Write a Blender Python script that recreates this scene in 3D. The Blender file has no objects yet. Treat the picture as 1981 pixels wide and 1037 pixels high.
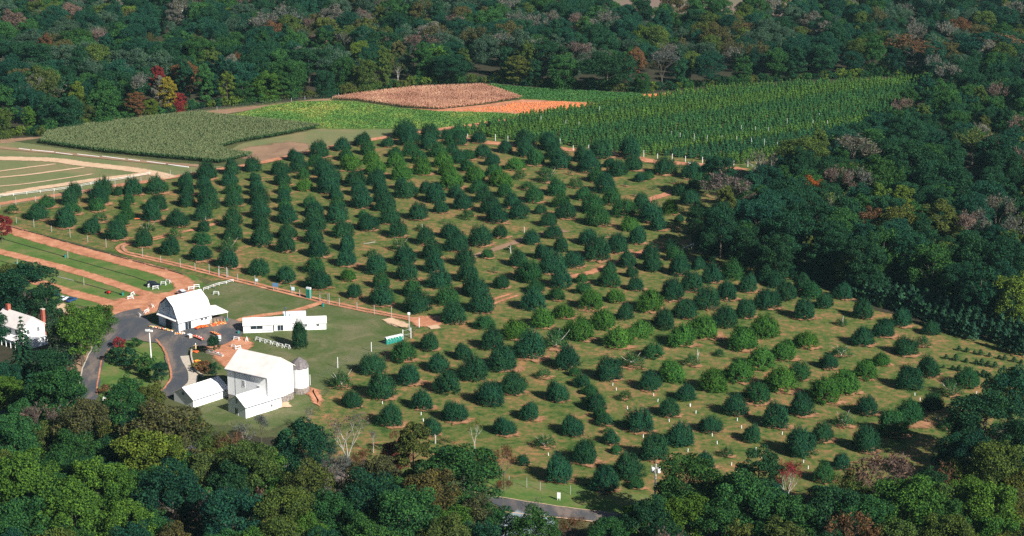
import bpy, math, random
import numpy as np
from mathutils import Matrix, Vector
R = math.radians
rng = np.random.default_rng(7)
random.seed(7)
S = bpy.context.scene
C = S.collection

# ------------------------------------------------------------------ camera, sky, sun, exposure
CAM_H, F_PX, HORIZON = 200.0, 3750.0, -570.0
PITCH = math.atan((518.5 - HORIZON) / F_PX)
cam = bpy.data.objects.new('camera', bpy.data.cameras.new('camera'))
C.objects.link(cam)
cam.location = (0, 0, CAM_H)
cam.rotation_euler = (math.pi / 2 - PITCH, 0, 0)
cam.data.sensor_width = 36.0
cam.data.lens = 36.0 * F_PX / 1981.0
cam.data.clip_start = 1.0
cam.data.clip_end = 20000
S.camera = cam

SUN_AZ, SUN_EL = R(-47), R(32)          # direction towards the sun, counted from +X
w = bpy.data.worlds.new('World'); S.world = w; w.use_nodes = True
nt = w.node_tree
sky = nt.nodes.new('ShaderNodeTexSky'); sky.sky_type = 'NISHITA'; sky.sun_disc = False
sky.air_density = 0.5; sky.dust_density = 0.3; sky.sun_elevation = SUN_EL; sky.sun_rotation = math.pi / 2 - SUN_AZ
nt.links.new(sky.outputs[0], nt.nodes['Background'].inputs[0])
nt.nodes['Background'].inputs[1].default_value = 0.05
sl = bpy.data.lights.new('sun', 'SUN'); sl.energy = 5.0; sl.angle = R(0.5); sl.color = (1.0, 0.965, 0.90)
sun = bpy.data.objects.new('sun', sl); C.objects.link(sun)
sd = Vector((math.cos(SUN_EL) * math.cos(SUN_AZ), math.cos(SUN_EL) * math.sin(SUN_AZ), math.sin(SUN_EL)))
sun.rotation_euler = sd.to_track_quat('Z', 'Y').to_euler()
sun.location = (200, 200, 400)
S.view_settings.view_transform = 'Standard'; S.view_settings.look = 'None'
S.view_settings.exposure = 0.78; S.view_settings.gamma = 1.0
S.cycles.use_denoising = False
S.render.filter_size = 1.3
S.cycles.max_bounces = 5; S.cycles.diffuse_bounces = 2; S.cycles.transmission_bounces = 3
S.cycles.transparent_max_bounces = 10

# ------------------------------------------------------------------ where a sight line meets the ground (or a level z)
_s, _c = math.sin(PITCH), math.cos(PITCH)
def G(px, py, z=0.0):
    u, v = (px - 990.5) / F_PX, (518.5 - py) / F_PX
    d = (u, _c + v * _s, -_s + v * _c)
    t = (CAM_H - z) / -d[2]
    return Vector((d[0] * t, d[1] * t, z))
def mpp(p):                                # metres per photo pixel at a place
    return math.sqrt(p[0] ** 2 + p[1] ** 2 + (CAM_H - p[2]) ** 2) / F_PX
def pix(p):
    x, y, z = p[0], p[1], p[2] - CAM_H
    f = y * _c - z * _s
    return 990.5 + F_PX * x / f, 518.5 - F_PX * (y * _s + z * _c) / f

# ------------------------------------------------------------------ materials
MATS = {}
def mat(name, rough=0.85):
    m = bpy.data.materials.new(name); m.use_nodes = True
    MATS[name] = m
    t = m.node_tree; b = t.nodes['Principled BSDF']
    b.inputs['Roughness'].default_value = rough
    b.inputs['Specular IOR Level'].default_value = 0.2
    return m, t, b
def noise(t, scale, detail=4, rough=0.6, vec=None, dist=0.0):
    n = t.nodes.new('ShaderNodeTexNoise')
    n.inputs['Scale'].default_value = scale; n.inputs['Detail'].default_value = detail
    n.inputs['Roughness'].default_value = rough; n.inputs['Distortion'].default_value = dist
    if vec is None:
        g = t.nodes.new('ShaderNodeNewGeometry'); vec = g.outputs['Position']
    t.links.new(vec, n.inputs['Vector'])
    return n.outputs['Fac']
def ramp(t, fac, stops):
    r = t.nodes.new('ShaderNodeValToRGB'); e = r.color_ramp.elements
    while len(e) < len(stops): e.new(0.5)
    for k, (p, c) in zip(e, stops):
        k.position = p; k.color = (*c, 1) if len(c) == 3 else c
    t.links.new(fac, r.inputs['Fac'])
    return r.outputs['Color']
def mixc(t, a, b, fac, mode='MIX'):
    m = t.nodes.new('ShaderNodeMix'); m.data_type = 'RGBA'; m.blend_type = mode
    for sock, v in ((m.inputs['Factor'], fac), (m.inputs[6], a), (m.inputs[7], b)):
        if hasattr(v, 'is_output'): t.links.new(v, sock)
        elif isinstance(v, (int, float)): sock.default_value = v
        else: sock.default_value = (*v, 1)
    return m.outputs[2]
def math_(t, op, a, b=None, clamp=False):
    m = t.nodes.new('ShaderNodeMath'); m.operation = op; m.use_clamp = clamp
    for i, v in enumerate((a, b)):
        if v is None: continue
        if hasattr(v, 'is_output'): t.links.new(v, m.inputs[i])
        else: m.inputs[i].default_value = v
    return m.outputs[0]
def stretched(t, sx, sy, rot=0.0):
    g = t.nodes.new('ShaderNodeNewGeometry'); mp = t.nodes.new('ShaderNodeMapping')
    mp.inputs['Scale'].default_value = (sx, sy, 1); mp.inputs['Rotation'].default_value = (0, 0, rot)
    t.links.new(g.outputs['Position'], mp.inputs['Vector'])
    return mp.outputs['Vector']
def fade_edges(m, t, b, nscale=0.6, lo=0.25, hi=0.6):
    # worn, ragged margin: the sheet thins out where its 'edge' attribute runs to 0
    a = t.nodes.new('ShaderNodeAttribute'); a.attribute_name = 'edge'
    n = noise(t, nscale, 5, 0.7)
    v = math_(t, 'ADD', a.outputs['Fac'], math_(t, 'MULTIPLY', math_(t, 'SUBTRACT', n, 0.5), 1.5))
    mr = t.nodes.new('ShaderNodeMapRange'); mr.inputs['From Min'].default_value = lo; mr.inputs['From Max'].default_value = hi
    t.links.new(v, mr.inputs['Value'])
    tr = t.nodes.new('ShaderNodeBsdfTransparent'); mx = t.nodes.new('ShaderNodeMixShader')
    t.links.new(mr.outputs[0], mx.inputs[0]); t.links.new(tr.outputs[0], mx.inputs[1]); t.links.new(b.outputs[0], mx.inputs[2])
    t.links.new(mx.outputs[0], t.nodes['Material Output'].inputs['Surface'])
def ground_mat(name, stops, s1, s2, speck=0.25, fade=None, fine=0.0, vec=None, bump=0.0):
    m, t, b = mat(name, 0.95)
    v = vec(t) if vec else None
    n1 = noise(t, s1, 5, 0.65, v, 0.6); n2 = noise(t, s2, 3, 0.7)
    f = math_(t, 'ADD', math_(t, 'MULTIPLY', n1, 1 - speck), math_(t, 'MULTIPLY', n2, speck))
    t.links.new(ramp(t, f, stops), b.inputs['Base Color'])
    if fade: fade_edges(m, t, b, *fade)
    return m
def paint(name, col, var=0.15, scale=0.8, rough=0.7, metal=0.0):
    m, t, b = mat(name, rough)
    n = noise(t, scale, 4, 0.65)
    lo = tuple(c * (1 - var) for c in col); hi = tuple(min(1, c * (1 + var)) for c in col)
    t.links.new(ramp(t, n, [(0.3, lo), (0.7, hi)]), b.inputs['Base Color'])
    b.inputs['Metallic'].default_value = metal
    return m
def leaf_mat(name, spread=0.35, trans=0.25):
    # every leaf clump is an island with its own tone; the tree's own colour comes from its 'tint'
    m = bpy.data.materials.new(name); m.use_nodes = True; MATS[name] = m
    t = m.node_tree; t.nodes.remove(t.nodes['Principled BSDF'])
    a = t.nodes.new('ShaderNodeAttribute'); a.attribute_type = 'INSTANCER'; a.attribute_name = 'tint'
    g = t.nodes.new('ShaderNodeNewGeometry')
    tone = ramp(t, g.outputs['Random Per Island'], [(0.0, (1 - spread, 1 - spread, 1 - spread * 0.6)), (0.55, (1, 1, 1)), (1.0, (1 + spread * 1.5, 1 + spread * 1.1, 1.0))])
    big = noise(t, 0.35, 3, 0.6)
    tone2 = ramp(t, big, [(0.3, (0.75, 0.8, 0.9)), (0.7, (1.3, 1.2, 1.0))])
    col = mixc(t, mixc(t, a.outputs['Color'], tone, 1.0, 'MULTIPLY'), tone2, 1.0, 'MULTIPLY')
    d = t.nodes.new('ShaderNodeBsdfDiffuse'); tr = t.nodes.new('ShaderNodeBsdfTranslucent'); mx = t.nodes.new('ShaderNodeMixShader')
    t.links.new(col, d.inputs['Color']); t.links.new(mixc(t, col, (1.0, 1.1, 0.5), 1.0, 'MULTIPLY'), tr.inputs['Color'])
    mx.inputs[0].default_value = trans
    t.links.new(d.outputs[0], mx.inputs[1]); t.links.new(tr.outputs[0], mx.inputs[2])
    t.links.new(mx.outputs[0], t.nodes['Material Output'].inputs['Surface'])
    return m

M_LEAF = leaf_mat('leaves', 0.5, 0.14)
M_TWIG = leaf_mat('twigs', 0.3, 0.1)
M_BARK = paint('bark', (0.10, 0.08, 0.065), 0.3, 3)
M_PALE = paint('pale_bark', (0.36, 0.34, 0.30), 0.25, 2)
M_WHITE = paint('white_paint', (0.80, 0.80, 0.79), 0.04, 0.6, 0.6)
M_ROOFW = paint('white_roof', (0.82, 0.80, 0.78), 0.05, 0.5, 0.55)
M_ROOFB = paint('barn_roof', (0.72, 0.655, 0.615), 0.12, 0.35, 0.6)
M_DARK = paint('dark_glass', (0.02, 0.03, 0.04), 0.3, 1, 0.15)
M_TRIM = paint('dark_trim', (0.05, 0.08, 0.12), 0.2, 1)
M_STONE = paint('field_stone', (0.22, 0.19, 0.17), 0.75, 2.2)
M_BRICK = paint('red_brick', (0.33, 0.09, 0.06), 0.25, 3)
M_GREY = paint('grey_shingle', (0.16, 0.14, 0.14), 0.35, 1.6)
M_GREENP = paint('green_plastic', (0.02, 0.22, 0.17), 0.12, 1, 0.4)
M_WOOD = paint('weathered_wood', (0.20, 0.16, 0.12), 0.3, 3)
M_LOG = paint('dark_log', (0.05, 0.045, 0.04), 0.4, 3)
M_POSTG = paint('grey_post', (0.36, 0.36, 0.34), 0.2, 3)
M_CONC = paint('concrete', (0.52, 0.45, 0.36), 0.12, 0.7)
M_ORANGE = paint('pumpkin_orange', (0.72, 0.16, 0.025), 0.3, 1.5)
M_PATCH = paint('pumpkin_rind', (0.62, 0.20, 0.075), 0.3, 0.4)
M_REDF = paint('red_flowers', (0.5, 0.05, 0.05), 0.5, 3)
M_YELLOW = paint('yellow_flowers', (0.7, 0.45, 0.05), 0.3, 3)
M_BLACK = paint('black_rubber', (0.015, 0.015, 0.016), 0.2, 3)
M_STEEL = paint('steel', (0.45, 0.46, 0.47), 0.1, 2, 0.4, 0.6)
M_BLUEC = paint('blue_car_paint', (0.015, 0.06, 0.17), 0.1, 1, 0.25)
M_NAVY = paint('dark_car_paint', (0.012, 0.017, 0.026), 0.1, 1, 0.25)
M_WCAR = paint('white_car_paint', (0.75, 0.77, 0.8), 0.03, 1, 0.25)
M_REDM = paint('red_paint', (0.55, 0.03, 0.02), 0.1, 1, 0.4)
M_SKIN = paint('skin', (0.5, 0.3, 0.22), 0.1, 3)
M_JEAN = paint('denim', (0.06, 0.09, 0.16), 0.2, 6)
M_HAIR = paint('dark_hair', (0.03, 0.02, 0.015), 0.2, 6)
M_SIGNB = paint('blue_sign', (0.10, 0.20, 0.34), 0.1, 1)
M_PALEB = paint('pale_blue_panel', (0.55, 0.72, 0.78), 0.06, 1)
M_TAN = paint('straw', (0.50, 0.36, 0.18), 0.25, 3)

ORCH = [(0.385, (0.030, 0.072, 0.012)), (0.445, (0.072, 0.112, 0.022)), (0.505, (0.122, 0.132, 0.035)), (0.555, (0.195, 0.138, 0.052)), (0.615, (0.33, 0.170, 0.070))]
M_ORCH = ground_mat('orchard_grass', ORCH, 0.085, 0.45, 0.5, None, lambda t: stretched(t, 0.8, 1.25, R(-20)))
M_GROUND = ground_mat('rough_grass', [(0.3, (0.035, 0.055, 0.02)), (0.5, (0.07, 0.085, 0.03)), (0.7, (0.14, 0.115, 0.05))], 0.03, 0.5, 0.3)
M_LAWN = ground_mat('lawn_grass', [(0.36, (0.06, 0.10, 0.022)), (0.5, (0.105, 0.125, 0.045)), (0.62, (0.17, 0.155, 0.08))], 0.09, 0.9, 0.3, (0.25, 0.2, 0.5))
M_PARK = ground_mat('parking_grass', [(0.36, (0.05, 0.12, 0.018)), (0.5, (0.095, 0.155, 0.032)), (0.64, (0.20, 0.17, 0.07))], 0.10, 0.9, 0.3, (0.3, 0.2, 0.5))
M_FARM = ground_mat('field_grass', [(0.3, (0.10, 0.15, 0.05)), (0.5, (0.17, 0.18, 0.075)), (0.7, (0.28, 0.20, 0.11))], 0.05, 0.7, 0.3, (0.2, 0.2, 0.5), lambda t: stretched(t, 0.35, 1.6, R(-14)))
DIRT = [(0.36, (0.33, 0.135, 0.07)), (0.5, (0.49, 0.21, 0.115)), (0.64, (0.64, 0.32, 0.19))]
M_DIRT = ground_mat('red_dirt', DIRT, 0.2, 1.4, 0.35, (0.45, 0.15, 0.5))
M_PALED = ground_mat('pale_dirt', [(0.3, (0.52, 0.33, 0.20)), (0.7, (0.72, 0.52, 0.35))], 0.2, 1.4, 0.35, (0.45, 0.15, 0.5))
M_BROWN = ground_mat('bare_field', [(0.3, (0.20, 0.12, 0.075)), (0.5, (0.30, 0.185, 0.115)), (0.7, (0.38, 0.25, 0.15))], 0.05, 0.6, 0.3, (0.2, 0.25, 0.55))
M_SOIL = ground_mat('tree_soil', [(0.35, (0.22, 0.12, 0.055)), (0.5, (0.35, 0.175, 0.09)), (0.65, (0.50, 0.26, 0.145))], 0.35, 1.8, 0.4, (0.45, 0.38, 0.72))
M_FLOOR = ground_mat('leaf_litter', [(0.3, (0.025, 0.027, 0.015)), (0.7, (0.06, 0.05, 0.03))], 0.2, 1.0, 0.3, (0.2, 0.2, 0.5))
M_FARF = ground_mat('ploughed_field', [(0.3, (0.17, 0.11, 0.09)), (0.5, (0.22, 0.15, 0.12)), (0.62, (0.14, 0.15, 0.08))], 0.02, 0.3, 0.3, (0.05, 0.25, 0.55))
M_SQUASH = ground_mat('vine_soil', [(0.3, (0.08, 0.15, 0.035)), (0.7, (0.16, 0.21, 0.05))], 0.06, 0.6, 0.3, (0.2, 0.2, 0.5))
def asphalt():
    m, t, b = mat('asphalt', 0.9)
    n1 = noise(t, 0.12, 4, 0.6, stretched(t, 1.0, 0.35, R(35)), 0.5); n2 = noise(t, 2.5, 3, 0.7)
    f = math_(t, 'ADD', math_(t, 'MULTIPLY', n1, 0.75), math_(t, 'MULTIPLY', n2, 0.25))
    t.links.new(ramp(t, f, [(0.3, (0.045, 0.058, 0.078)), (0.47, (0.085, 0.085, 0.09)), (0.56, (0.20, 0.155, 0.13))]), b.inputs['Base Color'])
    fade_edges(m, t, b, 0.8, 0.05, 0.2)
    return m
M_ASPH = asphalt()

# ------------------------------------------------------------------ mesh helpers
def mesh_np(name, v, f, material=None):
    v = np.asarray(v, np.float32); f = np.asarray(f, np.int32)
    me = bpy.data.meshes.new(name)
    k = f.shape[1]
    me.vertices.add(len(v)); me.vertices.foreach_set('co', v.ravel())
    me.loops.add(f.size); me.loops.foreach_set('vertex_index', f.ravel())
    me.polygons.add(len(f)); me.polygons.foreach_set('loop_start', np.arange(0, f.size, k, dtype=np.int32))
    me.update(calc_edges=True)
    if material: me.materials.append(material)
    return me
class MB:
    def __init__(self): self.v, self.f = [], []
    def add(self, vs, fs):
        o = len(self.v); self.v += [tuple(p) for p in vs]; self.f += [tuple(i + o for i in f) for f in fs]
        return self
    def box(self, x0, y0, z0, x1, y1, z1, m=None):
        vs = [Vector((x, y, z)) for z in (z0, z1) for x, y in ((x0, y0), (x1, y0), (x1, y1), (x0, y1))]
        if m: vs = [m @ p for p in vs]
        return self.add(vs, [(3, 2, 1, 0), (4, 5, 6, 7), (0, 1, 5, 4), (1, 2, 6, 5), (2, 3, 7, 6), (3, 0, 4, 7)])
    def tube(self, pts, rad, n=6, cap=True):
        pts = [Vector(p) for p in pts]; o = len(self.v); k = len(pts)
        if not hasattr(rad, '__len__'): rad = [rad] * k
        for i, p in enumerate(pts):
            d = (pts[min(i + 1, k - 1)] - pts[max(i - 1, 0)]).normalized()
            a = d.orthogonal().normalized(); b = d.cross(a)
            for j in range(n):
                an = 2 * math.pi * j / n
                self.v.append(tuple(p + (a * math.cos(an) + b * math.sin(an)) * rad[i]))
        for i in range(k - 1):
            for j in range(n):
                j2 = (j + 1) % n
                self.f.append((o + i * n + j, o + i * n + j2, o + (i + 1) * n + j2, o + (i + 1) * n + j))
        if cap:
            self.f.append(tuple(o + j for j in reversed(range(n)))); self.f.append(tuple(o + (k - 1) * n + j for j in range(n)))
        return self
    def lathe(self, prof, n=16, c=(0, 0)):
        o = len(self.v); k = len(prof)
        for r, z in prof:
            for j in range(n):
                an = 2 * math.pi * j / n
                self.v.append((c[0] + r * math.cos(an), c[1] + r * math.sin(an), z))
        for i in range(k - 1):
            for j in range(n):
                j2 = (j + 1) % n
                self.f.append((o + i * n + j, o + i * n + j2, o + (i + 1) * n + j2, o + (i + 1) * n + j))
        self.f.append(tuple(o + j for j in reversed(range(n)))); self.f.append(tuple(o + (k - 1) * n + j for j in range(n)))
        return self
    def mesh(self, name, material):
        me = bpy.data.meshes.new(name); me.from_pydata(self.v, [], self.f); me.update(); me.materials.append(material)
        return me
    def build(self, name, material, parent=None, bevel=0):
        o = bpy.data.objects.new(name, self.mesh(name, material)); C.objects.link(o)
        if parent: o.parent = parent
        if bevel:
            b = o.modifiers.new('edge', 'BEVEL'); b.width = bevel; b.segments = 2; b.limit_method = 'ANGLE'
        return o
def tag(o, label=None, cat=None, group=None, kind=None):
    for k, v in (('label', label), ('category', cat), ('group', group), ('kind', kind)):
        if v: o[k] = v
    return o
def empty(name, loc, rz=0.0, label=None, cat=None, group=None):
    o = bpy.data.objects.new(name, None); C.objects.link(o); o.location = loc; o.rotation_euler = (0, 0, rz)
    o.empty_display_size = 0.5
    return tag(o, label, cat, group)
def put(name, me, parent, tint=None):
    o = bpy.data.objects.new(name, me); C.objects.link(o); o.parent = parent
    if tint is not None: o['tint'] = [float(c) for c in tint] + [1.0]
    return o
def copy_tree(o, loc, rz):
    c = o.copy(); C.objects.link(c); c.location = loc; c.rotation_euler = (0, 0, rz)
    for ch in list(o.children):
        k = ch.copy(); C.objects.link(k); k.parent = c
        for g in ch.children:
            q = g.copy(); C.objects.link(q); q.parent = k
    return c

# ------------------------------------------------------------------ sheets on the ground (each on its own level)
_level = [0.0]
def lift():
    _level[0] += 0.006
    return _level[0]
def densify(pts, step):
    out = []
    n = len(pts)
    for i in range(n):
        a, b = pts[i], pts[(i + 1) % n]
        k = max(1, int((b - a).length / step))
        out += [a.lerp(b, j / k) for j in range(k)]
    return out
def sheet(name, poly, material, edge=1.5, kind='structure', jit=0.35, world=False):
    import bmesh
    z = lift()
    p = [Vector((*q[:2], 0)) if world else G(*q) for q in poly]
    if sum(p[i].x * p[(i + 1) % len(p)].y - p[(i + 1) % len(p)].x * p[i].y for i in range(len(p))) < 0: p.reverse()
    p = densify(p, max(3.0, edge * 1.5))
    n = len(p)
    inner, outer = [], []
    for i in range(n):
        d = (p[(i + 1) % n] - p[i - 1]).normalized(); nr = Vector((-d.y, d.x, 0))
        j = Vector((random.uniform(-jit, jit), random.uniform(-jit, jit), 0))
        outer.append(p[i] + j - nr * edge * 0.5); inner.append(p[i] + j + nr * edge * 0.5)
    bm = bmesh.new(); la = bm.verts.layers.float.new('edge')
    vo = [bm.verts.new((q.x, q.y, z)) for q in outer]; vi = [bm.verts.new((q.x, q.y, z)) for q in inner]
    for v in vi: v[la] = 1.0
    for i in range(n):
        bm.faces.new((vo[i], vo[(i + 1) % n], vi[(i + 1) % n], vi[i]))
    es = [bm.edges.get((vi[i], vi[(i + 1) % n])) for i in range(n)]
    bmesh.ops.triangle_fill(bm, edges=es, use_beauty=True, normal=(0, 0, 1))
    bm.normal_update()
    for f in bm.faces:
        if f.normal.z < 0: f.normal_flip()
    me = bpy.data.meshes.new(name); bm.to_mesh(me); bm.free(); me.materials.append(material)
    o = bpy.data.objects.new(name, me); C.objects.link(o)
    return tag(o, kind=kind)
def smooth_line(pts, step=2.5):
    P = [pts[0]] + list(pts) + [pts[-1]]; out = []
    for i in range(1, len(P) - 2):
        p0, p1, p2, p3 = P[i - 1], P[i], P[i + 1], P[i + 2]
        k = max(2, int((p2 - p1).length / step))
        for j in range(k):
            t = j / k
            out.append(0.5 * ((2 * p1) + (p2 - p0) * t + (2 * p0 - 5 * p1 + 4 * p2 - p3) * t * t + (3 * p1 - p0 - 3 * p2 + p3) * t ** 3))
    out.append(P[-1].copy())
    return out
def ribbon(name, line, width, material, kind='structure', offsets=(0,), world=False, jit=0.15):
    z = lift(); vs, fs, ed = [], [], []
    L = smooth_line([Vector((*q[:2], 0)) if world else G(*q) for q in line])
    for off in offsets:
        o = len(vs); n = len(L)
        for i, p in enumerate(L):
            d = (L[min(i + 1, n - 1)] - L[max(i - 1, 0)]).normalized(); nr = Vector((-d.y, d.x, 0))
            j = random.uniform(-jit, jit)
            for s, e in ((-0.5, 0.0), (-0.25, 0.8), (0.25, 0.8), (0.5, 0.0)):
                q = p + nr * (off + s * width * 1.15 + j); vs.append((q.x, q.y, z)); ed.append(e * min(1, 2 * min(i + 1, n - i) / 5))
        for i in range(n - 1):
            for k in range(3):
                a = o + i * 4 + k
                fs.append((a, a + 1, a + 5, a + 4) if True else None)
    me = bpy.data.meshes.new(name); me.from_pydata(vs, [], fs); me.update(); me.materials.append(material)
    at = me.attributes.new('edge', 'FLOAT', 'POINT'); at.data.foreach_set('value', ed)
    me.flip_normals() if me.polygons[0].normal.z < 0 else None
    o = bpy.data.objects.new(name, me); C.objects.link(o)
    return tag(o, kind=kind)
def in_poly(x, y, poly):
    c = False; n = len(poly)
    for i in range(n):
        x1, y1 = poly[i][0], poly[i][1]; x2, y2 = poly[i - 1][0], poly[i - 1][1]
        if (y1 > y) != (y2 > y) and x < (x2 - x1) * (y - y1) / (y2 - y1) + x1: c = not c
    return c
# ------------------------------------------------------------------ ground, fields, roads
g = MB(); g.add([(-4000, -500, 0), (4000, -500, 0), (4000, 9000, 0), (-4000, 9000, 0)], [(0, 1, 2, 3)])
tag(g.build('ground', M_GROUND), kind='structure')
FOREST_FAR = [(-900, 200), (-60, 255), (0, 268), (75, 265), (100, 256), (170, 245), (240, 236), (300, 229), (380, 213), (480, 203), (570, 194), (640, 188), (700, 181), (800, 168), (930, 161), (1050, 170), (1150, 176), (1250, 180), (1330, 173), (1450, 163), (1550, 158), (1650, 153), (1790, 147), (1810, 190)]
sheet('orchard_grass', [(-20, 425), (0, 402), (180, 372), (400, 338), (520, 318), (640, 287), (770, 258), (880, 262), (1080, 292), (1370, 330), (1390, 480), (1640, 545), (1830, 640), (2020, 700), (2020, 900), (1800, 960), (1300, 985), (1000, 940), (700, 900), (560, 860), (590, 800), (610, 750), (720, 680), (800, 640), (620, 590), (430, 545), (200, 480)], M_ORCH, 3)
sheet('lawn', [(335, 640), (352, 600), (380, 560), (410, 545), (460, 547), (630, 588), (800, 628), (790, 650), (705, 700), (640, 735), (600, 800), (520, 830), (400, 820), (380, 740), (420, 690), (470, 650), (455, 640), (420, 655)], M_LAWN, 6)
sheet('lawn', [(195, 775), (188, 730), (200, 690), (225, 655), (300, 655), (325, 690), (330, 725), (318, 755), (290, 800), (200, 810)], M_PARK, 2)
sheet('lawn', [(-60, 590), (80, 570), (215, 615), (190, 650), (165, 690), (150, 770), (60, 800), (-60, 770)], M_LAWN, 2)
sheet('parking_grass', [(-120, 400), (10, 437), (200, 495), (380, 535), (395, 550), (345, 600), (240, 612), (80, 570), (-120, 540)], M_PARK, 2)
sheet('roadside_verge', [(940, 925), (1090, 935), (1290, 965), (1330, 1000), (1250, 1020), (1060, 985), (960, 970)], M_PARK, 2)
sheet('parking_field', [(-200, 300), (0, 270), (80, 282), (200, 300), (330, 314), (430, 322), (330, 345), (180, 370), (0, 400), (-200, 430)], M_FARM, 3)
sheet('mown_field', [(425, 300), (470, 277), (559, 261), (622, 249), (760, 249), (772, 262), (640, 283), (590, 296), (510, 314), (480, 306)], M_FARM, 3)
sheet('bare_field', [(440, 303), (480, 285), (560, 275), (600, 280), (590, 291), (515, 312), (480, 306)], M_BROWN, 8)
sheet('grass_track', [(0, 268), (90, 256), (240, 239), (390, 216), (520, 203), (640, 189), (640, 195), (520, 208), (400, 225), (250, 246), (100, 264), (0, 278)], M_BROWN, 4)
sheet('squash_field', [(420, 229), (520, 205), (570, 197), (640, 195), (690, 197), (780, 210), (850, 215), (950, 217), (1030, 222), (1000, 229), (880, 246), (780, 250), (640, 250), (590, 244), (520, 237)], M_SQUASH, 3)
sheet('pumpkin_field', [(780, 211), (850, 212), (930, 204), (1010, 193), (1100, 195), (1200, 201), (1100, 216), (1030, 223), (950, 218), (850, 216)], M_DIRT, 4)
sheet('pumpkin_field', [(1235, 190), (1245, 183), (1325, 179), (1300, 191)], M_DIRT, 3)
sheet('cover_crop', [(935, 167), (950, 163), (1050, 172), (1240, 181), (1245, 191), (1190, 201), (1090, 196), (1010, 192)], M_SQUASH, 3)
sheet('nursery_grass', [(880, 262), (900, 245), (1000, 229), (1090, 215), (1240, 190), (1330, 178), (1450, 167), (1550, 162), (1650, 157), (1790, 150), (1800, 195), (1690, 245), (1620, 285), (1500, 330), (1400, 335), (1200, 305), (960, 282)], M_ORCH, 3)
sheet('far_meadow', [(1080, 20), (1180, 50), (1340, 44), (1490, 44), (1570, 16), (1700, 0), (2600, -40), (1900, -160), (1000, -160), (900, -60)], M_FARF, 8)
sheet('meadow', [(-60, 190), (20, 196), (26, 240), (-60, 250)], M_PARK, 4)
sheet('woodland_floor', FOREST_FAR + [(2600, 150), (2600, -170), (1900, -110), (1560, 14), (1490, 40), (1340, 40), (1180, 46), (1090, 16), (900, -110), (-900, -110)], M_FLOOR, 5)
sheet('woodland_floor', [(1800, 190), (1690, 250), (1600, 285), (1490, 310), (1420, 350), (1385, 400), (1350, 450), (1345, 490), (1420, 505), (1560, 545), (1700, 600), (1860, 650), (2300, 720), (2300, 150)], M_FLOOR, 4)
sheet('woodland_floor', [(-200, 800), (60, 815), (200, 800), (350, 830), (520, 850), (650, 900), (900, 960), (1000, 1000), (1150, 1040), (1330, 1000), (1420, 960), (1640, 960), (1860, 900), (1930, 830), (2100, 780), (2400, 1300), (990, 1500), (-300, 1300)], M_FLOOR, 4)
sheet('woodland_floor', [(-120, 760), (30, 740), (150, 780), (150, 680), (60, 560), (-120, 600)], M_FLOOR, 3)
# red dirt
ribbon('dirt_lane', [(-60, 425), (10, 442), (77, 463), (170, 489), (260, 512), (320, 529), (352, 545), (356, 562), (325, 578), (270, 600)], 8.0, M_DIRT)
ribbon('dirt_lane', [(-60, 470), (0, 487), (135, 522), (230, 552), (300, 575)], 5.5, M_DIRT)
ribbon('dirt_lane', [(20, 530), (92, 552), (135, 566), (193, 581), (250, 598)], 6.0, M_DIRT)
sheet('dirt_yard', [(205, 588), (250, 575), (290, 572), (330, 566), (352, 556), (372, 560), (375, 575), (310, 600), (270, 612), (215, 616), (170, 600)], M_DIRT, 4)
sheet('dirt_yard', [(428, 668), (455, 652), (478, 655), (490, 668), (470, 682), (440, 712), (415, 690), (400, 672), (412, 664)], M_DIRT, 3)
ribbon('dirt_path', [(628, 583), (604, 592), (560, 604), (520, 609), (480, 615), (458, 622)], 3.2, M_DIRT)
ribbon('farm_track', [(353, 448), (300, 462), (255, 470), (233, 477), (240, 488), (275, 497), (345, 513), (450, 540), (540, 562), (620, 582), (700, 599), (790, 617), (840, 632)], 1.7, M_DIRT, offsets=(-1.1, 1.1))
ribbon('farm_track', [(353, 449), (384, 443), (420, 432), (450, 424)], 2.8, M_DIRT)
sheet('dirt_yard', [(790, 617), (825, 614), (858, 612), (846, 632), (810, 632)], M_DIRT, 4)
ribbon('farm_track', [(944, 589), (965, 580), (1000, 569)], 1.6, M_DIRT, offsets=(-1.5, 1.5))
ribbon('farm_track', [(880, 506), (915, 497), (960, 482), (1000, 468), (1045, 454), (1100, 447)], 4.5, M_BROWN)
ribbon('farm_track', [(1095, 538), (1140, 528), (1170, 517), (1215, 500), (1260, 482), (1310, 476)], 4.0, M_DIRT)
ribbon('farm_track', [(1245, 390), (1280, 379), (1308, 371)], 5.0, M_DIRT)
ribbon('nursery_road', [(850, 262), (905, 271), (960, 278), (1090, 289), (1200, 300), (1260, 312), (1310, 316), (1400, 324), (1440, 330)], 7.0, M_DIRT)
ribbon('dirt_road', [(-120, 412), (0, 395), (60, 386), (129, 375), (182, 368), (230, 359), (283, 352), (323, 345), (384, 335), (431, 327), (471, 321), (511, 314), (552, 305), (592, 296), (643, 284), (700, 274), (770, 262), (850, 251), (900, 244), (960, 235), (1010, 228), (1060, 220)], 5.0, M_DIRT)
ribbon('dirt_road', [(-120, 306), (0, 307), (100, 310), (161, 318), (242, 327), (303, 337), (330, 345)], 8.0, M_PALED)
ribbon('dirt_road', [(0, 378), (60, 367), (120, 358), (180, 349), (240, 342), (290, 336)], 6.0, M_PALED)
ribbon('dirt_path', [(-60, 340), (0, 332), (60, 324), (108, 318)], 2.0, M_PALED)
ribbon('dirt_path', [(-60, 352), (0, 344), (60, 338), (165, 324)], 2.4, M_PALED)
ribbon('dirt_path', [(-60, 366), (0, 361), (60, 355), (182, 337)], 1.6, M_PALED)
ribbon('farm_track', [(-60, 276), (0, 286), (120, 297), (230, 309), (330, 318), (400, 322)], 5.0, M_BROWN)
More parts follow.
